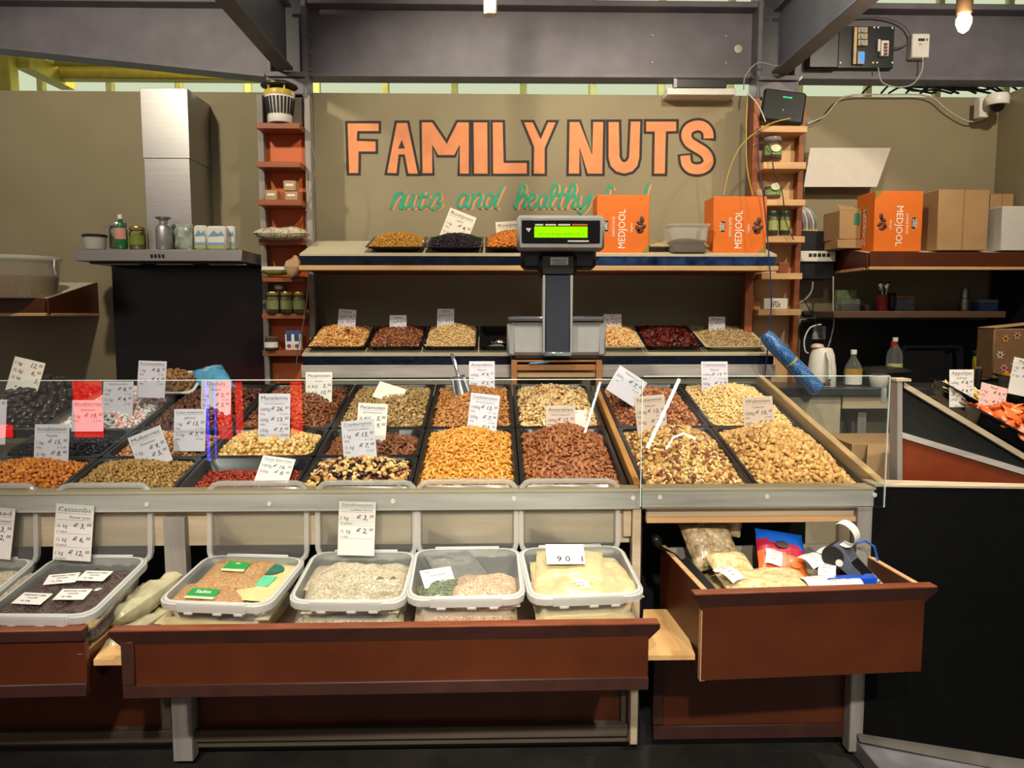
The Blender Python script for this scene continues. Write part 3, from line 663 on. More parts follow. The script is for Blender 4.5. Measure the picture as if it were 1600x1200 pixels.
nut('cashew', NUT('pale cashew', ['dcb673', 'e8c98c', 'e3bd7a', 'd2a765'], .45, bump=.2), blob(.023, .0105, .0105, 6, 6, bend=.009), blob(.021, .011, .010, 6, 6, bend=.008, taper=.15))
nut('walnut', NUT('walnut half', ['b98546', 'c99a58', 'd8ac6b', 'a8743a'], .6, spots='8a5a2c', spotpos=.66, bump=.6, bscale=60), blob(.027, .019, .016, 6, 7, nz=.55, seed=1), blob(.025, .017, .015, 6, 7, nz=.6, seed=8), blob(.018, .015, .012, 5, 6, nz=.6, seed=4))
nut('hazelnut', NUT('hazelnut skin', ['6d3820', '834628', '9a5a34', 'c08a58'], .5, spots='d3ab7c', spotpos=.70, spotscale=40, bump=.2), blob(.017, .016, .016, 5, 7, taper=-.1), blob(.016, .015, .015, 5, 7, taper=.1))
nut('brazil_nut', NUT('brazil nut', ['d8bb85', 'c9a56a', 'b58a55', 'e0c894'], .5, spots='6b4425', spotpos=.56, spotscale=35, bump=.4), blob(.034, .016, .015, 6, 5, bend=.004, nz=.15), blob(.031, .015, .015, 6, 5, bend=.003, nz=.2, seed=4))
nut('macadamia', NUT('macadamia', ['d9b06a', 'e6c585', 'caa05a', 'b98a48'], .4, bump=.15), blob(.019, .018, .018, 5, 8), blob(.017, .017, .016, 5, 8))
nut('pecan', NUT('pecan half', ['6b3a20', '7d4728', '8f5733', '5a2e1a'], .5, bump=.6, bscale=50), blob(.030, .014, .010, 6, 6, nz=.3), blob(.028, .013, .009, 6, 6, nz=.35, seed=6))
nut('pale_pecan', NUT('chopped pale pecan', ['8a6a40', 'a5834f', 'c2a36c', '6b4a28'], .55, bump=.5), blob(.017, .010, .007, 4, 5, nz=.3), blob(.015, .009, .007, 4, 5, nz=.3, seed=2))
nut('date', NUT('glossy date skin', ['241512', '33201a', '1b100e', '3f2a20'], .22, coat=.6, bump=.8, bscale=45), blob(.046, .024, .021, 7, 8, nz=.25), blob(.042, .025, .022, 7, 8, nz=.3, seed=4))
nut('sugar_almond', NUT('white sugared almond', ['e6e4de', 'f0eee8', 'dcdad4'], .3, bump=.02), blob(.026, .016, .012, 6, 8, taper=.15))
nut('pink_almond', NUT('pink sugared almond', ['eda9a0', 'f0bdb2', 'e79a92'], .3, bump=.02), blob(.026, .016, .012, 6, 8, taper=.15))
nut('rock_almond', NUT('cocoa dusted almond', ['8a6238', '9f7546', '7a532d'], .7, bump=.4), blob(.028, .019, .016, 6, 8, nz=.1))
nut('choc_almond', NUT('milk chocolate almond', ['4a2418', '5c3022', '6e3d2a', '3a1c14'], .25, coat=.4, bump=.05), blob(.027, .018, .016, 6, 8, taper=.1))
nut('physalis', NUT('dried physalis', ['b5621a', 'cf7d22', 'a8541a', 'd98f35'], .45, bump=.9, bscale=70), blob(.017, .014, .012, 5, 6, nz=.4), blob(.015, .013, .012, 5, 6, nz=.45, seed=3))
nut('mulberry', NUT('dried mulberry', ['8a6430', 'a37a3e', 'b8924f', '755026'], .6, bump=.9, bscale=90), blob(.015, .010, .010, 4, 6, nz=.35), blob(.013, .010, .009, 4, 6, nz=.4, seed=3))
nut('currant', NUT('dried currant', ['15131a', '221d26', '2d2830', '100e12'], .35, bump=.8, bscale=80), blob(.010, .009, .008, 4, 5, nz=.3))
nut('goji', NUT('goji berry', ['8f2a18', 'a83a20', '7a2014', 'b54a2a'], .4, bump=.7), blob(.013, .007, .006, 4, 5, nz=.25))
nut('cranberry', NUT('dried cranberry', ['2a0f14', '401419', '1c0b10', '55201f'], .3, coat=.3, bump=.8), blob(.014, .012, .009, 4, 6, nz=.4))
nut('raisin', NUT('dark raisin', ['17131a', '231c26', '0f0d12'], .4, bump=.8), blob(.011, .008, .007, 4, 5, nz=.4))
nut('golden_raisin', NUT('golden raisin', ['b58432', 'c9983f', '9c6c26'], .4, bump=.8), blob(.011, .008, .007, 4, 5, nz=.4))
nut('mixed_peanut', NUT('mixed bar nut', ['c98a4a', 'a8502c', 'd9ab6b', '8f4a2a', 'e0b47a'], .45, bump=.2), blob(.016, .012, .011, 5, 6), blob(.018, .011, .01, 5, 6, bend=.003))
nut('dried_tomato', NUT('dried red tomato', ['4a140e', '641c12', '380f0c'], .4, coat=.2, bump=.8), blob(.034, .02, .008, 6, 6, nz=.5), blob(.03, .018, .008, 6, 6, nz=.5, seed=5))
nut('seed', NUT('pale seed', ['b8a27a', 'cdb88f', 'a38b62'], .5, bump=.3), blob(.012, .006, .004, 4, 5))
NM = {}
def nut_mesh(key):
    if key not in NM: NM[key] = [s.mesh(key, NUTS[key][0], 70) for s in NUTS[key][1]]
    return NM[key]
def heap_fn(w, d, base, amp, pk=.1, pw=2.4):
    def h(x, y):
        u = min(1, abs(x)/(w/2)); v = y/(d/2); v = (v-pk)/(1-pk) if v > pk else (pk-v)/(1+pk); v = min(1, v)
        return base + amp*(1-u**pw)*(1-v**pw)
    return h
def fill(M4, w, d, base, amp, kinds, spacing, ncap, what, where, plural, cat, group, pk=.1, pw=2.4, heapname=None, jz=.004, scl=1.0, keep=None, one=True):
    """heap of nuts in the frame M4 (x, y, normal). kinds: [(key, weight)]; the ncap nearest ones are things, the rest one mass"""
    h = heap_fn(w, d, base, amp, pk, pw); rnd = random.Random(hash(what+where) % 99991 if False else sum(map(ord, what+where)))
    mats = [NUTS[k][0] for k, _ in kinds]; mass = MB()
    gx, gy = max(6, int(w/.022)), max(6, int(d/.022))
    def surf(i, j):
        x, y = (i-.5)*w, (j-.5)*d
        return M4 @ Vector((x, y, h(x, y)-.007*scl + .004*noise.noise(Vector((x*60, y*60, base)))))
    mass.grid(surf, gx, gy)
    pts = []; ny = int(d/(spacing*.87)); nx = int(w/spacing)
    for j in range(ny+1):
        for i in range(nx+1):
            x = -w/2+(i+.5*(j % 2)+rnd.uniform(-.35, .35))*spacing; y = -d/2+(j+rnd.uniform(-.35, .35))*spacing*.87
            if abs(x) > w/2 or abs(y) > d/2: continue
            if keep and not keep(x, y): continue
            pts.append((y, x))
    pts.sort(); tot = sum(k[1] for k in kinds)
    nidx = 0; step = max(1, len(pts)/max(1, ncap)); first = int(ncap)
    for q, (y, x) in enumerate(pts):
        r = rnd.uniform(0, tot); ki = 0
        while r > kinds[ki][1]: r -= kinds[ki][1]; ki += 1
        key = kinds[ki][0]; vi = rnd.randrange(len(NUTS[key][1])); sc = rnd.uniform(.88, 1.14)*scl
        e = .006; nv = Vector((-(h(x+e, y)-h(x-e, y))/(2*e), -(h(x, y+e)-h(x, y-e))/(2*e), 1)).normalized()
        rot = nv.to_track_quat('Z', 'X').to_matrix().to_4x4() @ Matrix.Rotation(rnd.uniform(0, 6.283), 4, 'Z') @ Matrix.Rotation(rnd.gauss(0, .45), 4, 'X') @ Matrix.Rotation(rnd.gauss(0, .45), 4, 'Y')
        T = M4 @ Matrix.Translation((x, y, h(x, y)+rnd.uniform(-.2, 1)*jz*scl)) @ rot @ Matrix.Scale(sc, 4)
        if q < first:
            o = bpy.data.objects.new(key, nut_mesh(key)[vi]); C.objects.link(o); o.matrix_world = T
            nm = key.replace('_', ' '); o['label'] = what.replace('%', nm) + ' ' + where; o['category'] = 'nut' if cat == 'nut' else cat
            o['group'] = group
        else: mass.join(NUTS[key][1][vi], T, ki)
    o = single(heapname or (kinds[0][0]+'_heap'), mass, mats, plural + ' ' + where, cat+'s' if cat != 'fruit' else 'dried fruit', kind='stuff', sharp=70)
    return o
tray_m = M('black enamel tray', '15161a', .3, var=.15, spec=.5)
steel_tray = M('steel tray', 'a5a5a3', .3, .9, var=.08)
cleart = CLEAR('clear tray plastic', 'eef0ee', .08, 1.45, .25)
CX = [-2.09, -1.730, -1.372, -1.012, -.630, -.262, .085, .440]; CR = [.480, .848, 1.214]
def tray(x0, x1, v0, v1, label, mat=tray_m, h=.052, M0=SLAB):
    g = .004; w, d = x1-x0-g, v1-v0-g; T = M0 @ Matrix.Translation(((x0+x1)/2, (v0+v1)/2, 0))
    m = pan(w, d, h); me = m.mesh('display_tray', mat); o = bpy.data.objects.new('display_tray', me); C.objects.link(o); o.matrix_world = T
    tag_(o, label, 'tray'); return T, w-.042, d-.045
V = [0.005, .285, .565, 1.13]
def T_(c0, c1, v0, v1, name, *a, **k):
    return tray(c0, c1, v0, v1, name, *a, **k)
# front row
M4, w, d = T_(CX[5], CX[6], V[0], V[2], 'black tray of roasted cashews between cranberry mix and almonds')
fill(M4, w, d, -.014, .078, [('roast_cashew', 1)], .0150, 290, 'golden roasted cashew nut', 'in the front tray below the tilted price card', 'golden roasted cashew nuts', 'nut', 'roasted cashews in the front tray')
M4, w, d = T_(CX[6], CX[7]-.004, V[0], V[2], 'black tray of heaped roasted almonds next to the oak lath')
fill(M4, w, d, -.018, .108, [('almond', 1)], .0155, 290, 'reddish roasted almond', 'heaped in front of the oak lath', 'reddish roasted almonds', 'nut', 'roasted almonds in the front tray', pw=2.0)
M4, w, d = T_(CR[0], CR[1], V[0], V[2], 'black tray of mixed nuts behind the short glass guard')
fill(M4, w, d, -.016, .092, [('cashew', 3), ('walnut', 2), ('hazelnut', 1.3), ('almond', 1.2), ('pecan', .7), ('brazil_nut', 1)], .0165, 250, '% of the mixed nuts', 'heaped between the oak lath and the walnuts', 'mixed nuts', 'nut', 'mixed nuts in the front tray', pw=2.0, heapname='mixed_nut_heap')
M4, w, d = T_(CR[1], CR[2], V[0], V[2], 'black tray of walnut halves beside the worn side rail')
fill(M4, w, d, -.016, .095, [('walnut', 1)], .0165, 290, 'shelled walnut piece', 'in the tray beside the worn side rail', 'shelled walnut pieces', 'nut', 'walnuts in the corner tray', pw=2.2)
# half trays on the left
M4, w, d = T_(CX[1], CX[2], V[0], V[1], 'black half tray of orange dried physalis')
fill(M4, w, d, -.012, .045, [('physalis', 1)], .0135, 240, 'orange dried physalis berry', 'in the corner half tray', 'orange dried physalis berries', 'fruit', 'dried physalis berries')
M4, w, d = T_(CX[2], CX[3], V[0], V[1], 'black half tray of pale brown dried mulberries')
fill(M4, w, d, -.012, .040, [('mulberry', 1)], .0112, 0, '', 'in the half tray behind the cacao box lid', 'pale brown dried mulberries', 'fruit', '')
M4, w, d = T_(CX[3], CX[4], V[0], V[1], 'black half tray with a low layer of red goji berries')
fill(M4, w, d-.04, -.036, .018, [('goji', 1)], .0095, 0, '', 'low in the half tray under the leaning card', 'red goji berries', 'fruit', '')
M4, w, d = T_(CX[4], CX[5], V[0], V[1], 'black half tray of cranberry and nut mix')
fill(M4, w, d, -.014, .050, [('cranberry', 2.2), ('macadamia', .7), ('walnut', .8), ('cashew', .9), ('almond', .7), ('raisin', .8)], .0150, 180, '% in the dark cranberry mix', 'under the cranberry mix card', 'dark cranberry nut mix', 'nut', 'cranberry nut mix', heapname='cranberry_mix_heap')
M4, w, d = T_(CX[1], CX[2], V[1], V[2], 'black half tray of small black currants')
fill(M4, w, d, -.022, .030, [('currant', 1)], .0088, 0, '', 'in the half tray behind the physalis', 'small black currants', 'fruit', '')
M4, w, d = T_(CX[2], CX[3], V[1], V[2], 'black half tray of mixed bar nuts behind the mulberries')
fill(M4, w, d, -.026, .050, [('mixed_peanut', 1)], .0138, 150, 'orange and pink coated bar nut', 'in the half tray behind the mulberries', 'orange and pink bar nuts', 'nut', 'mixed bar nuts')
M4, w, d = T_(CX[3], CX[4], V[1], V[2], 'black half tray of whole macadamia nuts')
fill(M4, w, d, -.024, .055, [('macadamia', 1)], .0165, 200, 'whole cream macadamia nut', 'in the half tray behind the goji berries', 'whole cream macadamia nuts', 'nut', 'whole macadamia nuts')
M4, w, d = T_(CX[4], CX[5], V[1], V[2], 'black half tray of dark pecan halves')
fill(M4, w, d, -.030, .040, [('pecan', 1)], .0160, 140, 'dark pecan half', 'in the half tray behind the cranberry mix', 'dark pecan halves', 'nut', 'pecans behind the cranberry mix')
# back row
M4, w, d = T_(CX[0], CX[1], V[2], V[3], 'steel tray of large glossy black dates', steel_tray)
fill(M4, w, d, -.005, .10, [('date', 1)], .027, 200, 'large glossy black date', 'on the steel tray', 'large glossy black dates', 'fruit', 'glossy dates on the steel tray', pw=2.0, jz=.008)
M4, w, d = T_(CX[1], CX[2], V[2], V[3], 'clear tray of white and pink sugared almonds', steel_tray)
fill(M4, w, d, -.02, .055, [('sugar_almond', 2), ('pink_almond', 1)], .0195, 220, '% in the sweets tray', 'next to the dates', 'sugared almonds', 'sweet', 'sugared almonds next to the dates', jz=.006)
M4, w, d = T_(CX[2], CX[3], V[2], V[3], 'black tray of milk chocolate almonds')
fill(M4, w, d, -.02, .060, [('choc_almond', 1)], .0195, 200, 'glossy chocolate almond', 'in the tray behind the mixed bar nuts', 'glossy chocolate almonds', 'sweet', 'chocolate almonds', jz=.006)
M4, w, d = T_(CX[3], CX[4], V[2], V[3], 'black tray of brown pecan halves behind the macadamia nuts')
fill(M4, w, d, -.02, .065, [('pecan', 1)], .0175, 200, 'brown pecan half', 'in the tray behind the macadamia nuts', 'brown pecan halves', 'nut', 'pecans behind the macadamia nuts', jz=.006)
M4, w, d = T_(CX[4], CX[5], V[2], V[3], 'black tray of small striped seeds behind the pecans')
fill(M4, w, d, -.015, .055, [('pale_pecan', 1)], .0115, 0, '', 'in the tray with a handwritten card', 'small striped nut pieces', 'nut', '')
M4, w, d = T_(CX[5], CX[6], V[2], V[3], 'black tray of natural almonds with a steel scoop')
fill(M4, w, d, -.014, .060, [('brown_almond', 1)], .0160, 280, 'natural brown almond', 'in the tray with the steel scoop', 'natural brown almonds', 'nut', 'natural almonds with the scoop')
M4, w, d = T_(CX[6], CX[7]-.004, V[2], V[3], 'black tray of brazil nuts behind the roasted almonds')
fill(M4, w, d, -.018, .062, [('brazil_nut', 1)], .0190, 230, 'shelled brazil nut', 'in the tray behind the roasted almonds', 'shelled brazil nuts', 'nut', 'brazil nuts')
M4, w, d = T_(CR[0], CR[1], V[2], V[3], 'black tray of brown hazelnuts behind the mixed nuts')
fill(M4, w, d, -.020, .050, [('hazelnut', 1)], .0165, 230, 'brown hazelnut', 'in the tray behind the mixed nuts', 'brown hazelnuts', 'nut', 'hazelnuts')
M4, w, d = T_(CR[1], CR[2], V[2], V[3], 'black tray of pale cashews at the back behind the walnuts')
fill(M4, w, d, -.012, .060, [('cashew', 1)], .0160, 230, 'pale natural cashew nut', 'in the tray behind the walnuts', 'pale natural cashew nuts', 'nut', 'pale cashews')
# ---------------------------------------------------------------- trays on the back display
def shelf_frame(z0, z1):
    a = math.atan2(z1-z0, 4.80-YS); return Matrix.Translation((0, YS, z0+.004)) @ Matrix.Rotation(a, 4, 'X')
SL, SU = shelf_frame(zl0, zl1), shelf_frame(zu0, zu1)
def btray(M0, pa, pb, py, label, mat, kind, plural, amp, v1=.44, mix=None, sp=.013, base=-.004, v0=.015, h=.03, pk=.1):
    x0, x1 = XP(pa, YS+.02, py), XP(pb, YS+.02, py)
    MT = M0 @ Matrix.Translation((0, 0, h+.002)); M4, w, d = tray(x0, x1, v0, v1, label, mat, h, MT)
    if kind: fill(M4, w+.01, d+.01, base, amp, mix or [(kind, 1)], sp, 0, '', plural[1], plural[0], 'nut' if plural[2] == 'n' else 'fruit', '', jz=.004, pk=pk)
btray(SL, 477, 572, 545, 'black tray of roasted nuts with the steel ladle', tray_m, 'mixed_peanut', ('roasted mixed nuts', 'under the round steel ladle', 'n'), .05, mix=[('cashew', 1), ('mixed_peanut', 1.5), ('roast_cashew', 1)], sp=.014)
btray(SL, 573, 659, 545, 'black tray of dark chopped nut mix on the back shelf', tray_m, 'pecan', ('dark chopped nut mix', 'on the lower back shelf', 'n'), .045, mix=[('hazelnut', 1), ('almond', 1), ('choc_almond', 1)], sp=.014)
btray(SL, 660, 747, 545, 'black tray of pale macadamia pieces on the back shelf', tray_m, 'seed', ('pale macadamia pieces', 'on the lower back shelf', 'n'), .06, mix=[('cashew', 1), ('seed', 2)], sp=.011)
btray(SL, 748, 832, 545, 'empty black tray holding a round steel scoop', tray_m, None, None, 0)
btray(SL, 915, 1008, 545, 'cream tray of roasted peanuts beside the scale', cream_top, 'cashew', ('small roasted peanuts', 'beside the scale', 'n'), .045, mix=[('cashew', 1), ('mixed_peanut', .5)], sp=.012)
btray(SL, 1009, 1100, 545, 'dark steel tray of dried red tomatoes', tray_m, 'dried_tomato', ('dried red tomatoes', 'in the dark steel tray', 'f'), .03, sp=.02)
btray(SL, 1101, 1200, 545, 'cream tray of pale seeds at the end of the shelf', cream_top, 'seed', ('pale seeds', 'at the end of the back shelf', 'n'), .025, mix=[('seed', 1), ('pale_pecan', .5)], sp=.010)
btray(SU, 570, 662, 390, 'black tray of golden raisins on the upper shelf', tray_m, 'golden_raisin', ('golden raisins', 'on the upper shelf', 'f'), .05, sp=.011, v1=.40)
btray(SU, 664, 755, 390, 'black tray of black raisins on the upper shelf', tray_m, 'raisin', ('black raisins', 'on the upper shelf', 'f'), .045, sp=.011, v1=.40)
btray(SU, 757, 850, 390, 'black tray of orange brown raisins behind the scale display', tray_m, 'physalis', ('orange brown raisins', 'behind the scale display', 'f'), .06, sp=.013, v1=.40)
# ---------------------------------------------------------------- price cards
sleeve = M('laminated card', 'c6c3cc', .22, var=.02); paperc = M('cream note paper', 'e6e0cf', .7, var=.03)
pinkc = M('pink price card', 'd8b0a8', .35, var=.02); tanc = M('beige price card', 'b9a696', .35, var=.02)
def card_text(f, w, h, title, sub, rows, hand=False, ext=0, style='p', ts=None):
    z = h; b = .012 if hand else .02; u = w
    def line(zz, t=.006): f.box(-w*.44, w*.44, -.0012, -.0010, zz-t*w*.5, zz+t*w*.5)
    if title:
        t0 = ts or min(.17*w, .86*w/(.52*max(1, len(title)))); z -= t0*1.15
        put_text(f, title, 0, z, t0, 'c', 0 if not hand else .006, .15 if hand else 0, -.0011, width=min(.84*w, .6*t0*len(title)))
        z -= t0*.28; line(z)
    if sub:
        t1 = min(.105*w, .7*w/(.5*len(sub))); z -= t1*1.25; put_text(f, sub, w*.42 if style == 'k' else 0, z, t1, 'r' if style == 'k' else 'c', 0, .2, -.0011)
        if style == 'k': z -= t1*.4; line(z)
    for k, (q, p, sm) in enumerate(rows):
        s = .17*w if not hand else .19*w; z -= s*1.25
        if z < -ext-.01: break
        put_text(f, q, -w*.44, z, s*.82, 'l', 0 if not hand else .012, .2 if hand else .12, -.0011)
        if p:
            m_, c_ = p.split(',') if ',' in p else (p, '')
            wc = .155*w if c_ else 0
            put_text(f, ('€ ' if not hand else '') + m_+',', w*.44-wc, z, s*1.1, 'r', .012 if not hand else .008, .22, -.0011)
            if c_: put_text(f, c_, w*.45, z+s*.38, s*.66, 'r', .015, .22, -.0011)
        if sm:
            z -= s*.72; put_text(f, sm[0], -w*.44, z, s*.46, 'l', 0, .15, -.0011)
            if sm[1]: put_text(f, sm[1], w*.42, z, s*.46, 'r', 0, .15, -.0011)
            if style == 'k': z -= s*.16; line(z, .004)
def price_card(label, pxc, pyt, pyb, wpx, title, sub, rows, Y=None, roll=0, tilt=-9, yaw=0, mat=None, hand=False, ext=.03, style='p', n=.03, group='price cards', ts=None, name='price_card'):
    if Y is None: x, v = PS(pxc, pyb, n); Y = (SLAB @ Vector((x, v, n))).y
    k = K(Y); w, h = wpx*k, (pyb-pyt)*k/math.cos(R(tilt))
    t = thing(name, label, 'sign', P(pxc, pyb, Y), (R(tilt), R(roll), R(yaw)), group=group)
    f = MB(); f.box(-w/2, w/2, -.0009, .0009, -ext, h, .0004); part('card', f, mat or sleeve, t)
    f = MB(); card_text(f, w, h, title, sub, rows, hand, ext, style, ts)
    if f.v: part('lettering', f, ink, t)
    return t
def r(q, p, a='', b=''): return (q, p, (a, b) if a else None)
price_card('handwritten cream note leaning over the glossy dates', 33, 562, 612, 47, '', '', [r('1 kg', '12,50'), r('½ kg', '6,50'), r('¼ kg', '3,')], roll=14, mat=paperc, n=.08, hand=True)
price_card('white Incabessen price card in the black currants', 80, 664, 714, 53, 'Incabessen', 'Physalis', [r('1 kg', '15,50', '400g', '€ 12,00'), r('½ kg', '8,00')])
price_card('white Blueberries price card standing before the sugared almonds', 137, 626, 662, 49, 'Blueberries', 'Bosbessen', [r('1 kg', '19,50', '800g', '€ 16,40')])
price_card('pale price card in the sugared almonds', 184, 597, 641, 46, '', 'Suikeramandelen', [r('1 kg', '8,50', '800g', '€ 7,20'), r('½ kg', '4,50', '400g', '€ 3,80')], n=.03)
price_card('price card in the dusted almonds by the blue bag', 236, 565, 610, 43, 'Rotsamandelen', '', [r('1 kg', '8,75', '800g', '€ 7,00'), r('½ kg', '4,50', '400g', '€ 3,60')], n=.09, roll=2)
price_card('price card cut off by the frame edge beside Incabessen', -16, 626, 682, 48, '', '', [r('1 kg', '9,50')])
price_card('tilted Mulberries price card stuck in the half tray', 240, 672, 716, 55, 'Mulberries', 'Moerbeien', [r('1 kg', '9,50', '', ''), r('½ kg', '5,00')], roll=-22)
price_card('price card for the orange and pink bar nuts', 296, 640, 692, 49, 'Luxe notenmix', 'gebrand', [r('1 kg', '13,50', '800g', '€ 11,20'), r('½ kg', '7,00', '400g', '€ 5,60')])
price_card('Dadels price card behind the chocolate almonds', 337, 594, 642, 46, 'Dadels', 'Mazafati', [r('1 kg', '5,50', '800g', '€ 4,40'), r('½ kg', '3,00')], n=.02)
price_card('Macadamia price card standing in the macadamia nuts', 428, 616, 684, 49, 'Macadamia', 'Gebrand & gezouten', [r('1000g', '26,50', '800g', '€ 21,20'), r('500g', '13,50', '400g', '€ 10,60'), r('250g', '7,00', '200g', '€ 5,60')])
price_card('handwritten Pecannoten naturel note in the brown pecans', 498, 582, 620, 41, 'Pecannoten', 'naturel', [r('¼ KG', '5,50'), r('½ KG', '10,50')], n=.03, mat=white, hand=True)
price_card('handwritten Pecannoten note for roasted pecans beside Cranberrymix', 580, 631, 680, 46, 'Pecannoten', 'gebranden gezouten', [r('¼ KG', '5,00'), r('½ KG', '9,50')], mat=white, hand=True, roll=3)
price_card('Cranberrymix price card in the dark fruit mix', 563, 657, 714, 52, 'Cranberrymix', 'Noten & cranberry', [r('1 kg', '13,50', '800g', '€ 11,30'), r('½ kg', '7,00', '400g', '€ 5,60')], roll=-5)
price_card('Goji berries price card leaning flat over the goji tray', 424, 720, 752, 52, 'Goji berries', '', [r('1000g', '16,50', '', ''), r('500g', '8,00')], roll=8, tilt=-46, n=-.02, mat=white)
price_card('small note lying on the striped nut pieces', 606, 604, 620, 44, '', '', [], roll=18, tilt=-60, mat=paperc, n=.04)
price_card('Amandelen price card at the back behind the steel scoop', 753, 565, 610, 40, 'Amandelen', 'Naturel', [r('1000g', '9,50', '800g', '€ 7,60'), r('500g', '5,00', '400g', '€ 4,00')], n=.02)
price_card('tilted Cashewnoten price card above the roasted cashews', 752, 616, 674, 46, 'Cashewnoten', 'Gebrand & gezouten', [r('1000g', '13,50', '800g', '€ 11,20'), r('500g', '7,00', '400g', '€ 5,60'), r('250g', '3,75')], roll=7)
price_card('beige Amandelen price card in the roasted almonds', 876, 634, 674, 46, 'Amandelen', 'Gebrand & gezouten', [r('1000g', '12,50', '800g', '€ 10,00'), r('500g', '6,50')], mat=tanc, n=.05)
price_card('small handwritten white note among the brazil nuts', 906, 641, 659, 19, '', '', [r('ton', ''), r('', '5,')], mat=white, hand=True, roll=3)
price_card('shiny price card turned on its corner above the hazelnuts', 968, 578, 622, 52, '', 'Hazelnoten', [r('500g', '7,00', '250g', '€ 3,50')], roll=33, tilt=-15, n=.06, ext=0, name='price_card')
price_card('Notenmix price card in the mixed nuts', 1019, 618, 668, 48, 'Notenmix', 'Naturel', [r('1000g', '13,50', '800g', '€ 11,00'), r('500g', '7,00')], mat=tanc, roll=-5, n=.04)
price_card('Cashewnoten price card standing behind the pale cashews', 1117, 565, 608, 42, 'Cashewnoten', 'Naturel', [r('1000g', '13,50', '800g', '€ 11,20'), r('500g', '7,00', '400g', '€ 5,60'), r('250g', '3,75')], n=.03)
price_card('Walnoten price card in front of the pale cashews', 1186, 620, 659, 48, 'Walnoten', 'Chileense', [r('1000g', '10,50', '800g', '€ 8,40'), r('500g', '5,50')], mat=tanc, roll=-3, n=.05)
# back display
for lab, a, y1, y0, w_, ro in (('small price card above the ladle tray', 541, 484, 516, 27, 4), ('small price card behind the dark nut mix', 622, 493, 524, 26, 0), ('small price card behind the macadamia pieces', 696, 483, 516, 26, 1)):
    price_card(lab, a, y1, y0, w_, 'Noten', '', [r('1000g', '13,50', '800g', '€ 11'), r('500g', '7,00', '400g', '€ 5'), r('250g', '3,50')], Y=4.58, roll=ro, tilt=-6)
price_card('small shiny price card behind the peanuts', 957, 491, 513, 28, '', 'Pinda', [r('1 kg', '11,90'), r('½ kg', '6,00')], Y=4.6, tilt=-4)
price_card('small price card behind the pale seeds', 1120, 495, 527, 26, 'Pitten', '', [r('1 kg', '11,90', '800g', ''), r('½ kg', '6,00'), r('¼ kg', '3,50')], Y=4.6, tilt=-4)
price_card('crumpled white slip on the dried tomatoes', 1043, 515, 526, 27, '', '', [], Y=4.62, tilt=-40, mat=white)
price_card('tilted handwritten Rozijnen note above the black raisins', 708, 330, 374, 43, 'Rozijnen', 'zwart', [r('1 kg', '4,50', '400g', '€ 2,00'), r('½ kg', '2,50')], Y=4.6, roll=21, mat=paperc)
price_card('handwritten Rozijnen note half hidden by the scale display', 797, 346, 366, 42, 'Rozijnen', '', [r('1 kg', '7,90')], Y=4.62, roll=-4, mat=paperc)
price_card('folded white slip beside the golden raisins', 646, 370, 380, 26, '', '', [], Y=4.5, roll=20, tilt=-60, mat=white)
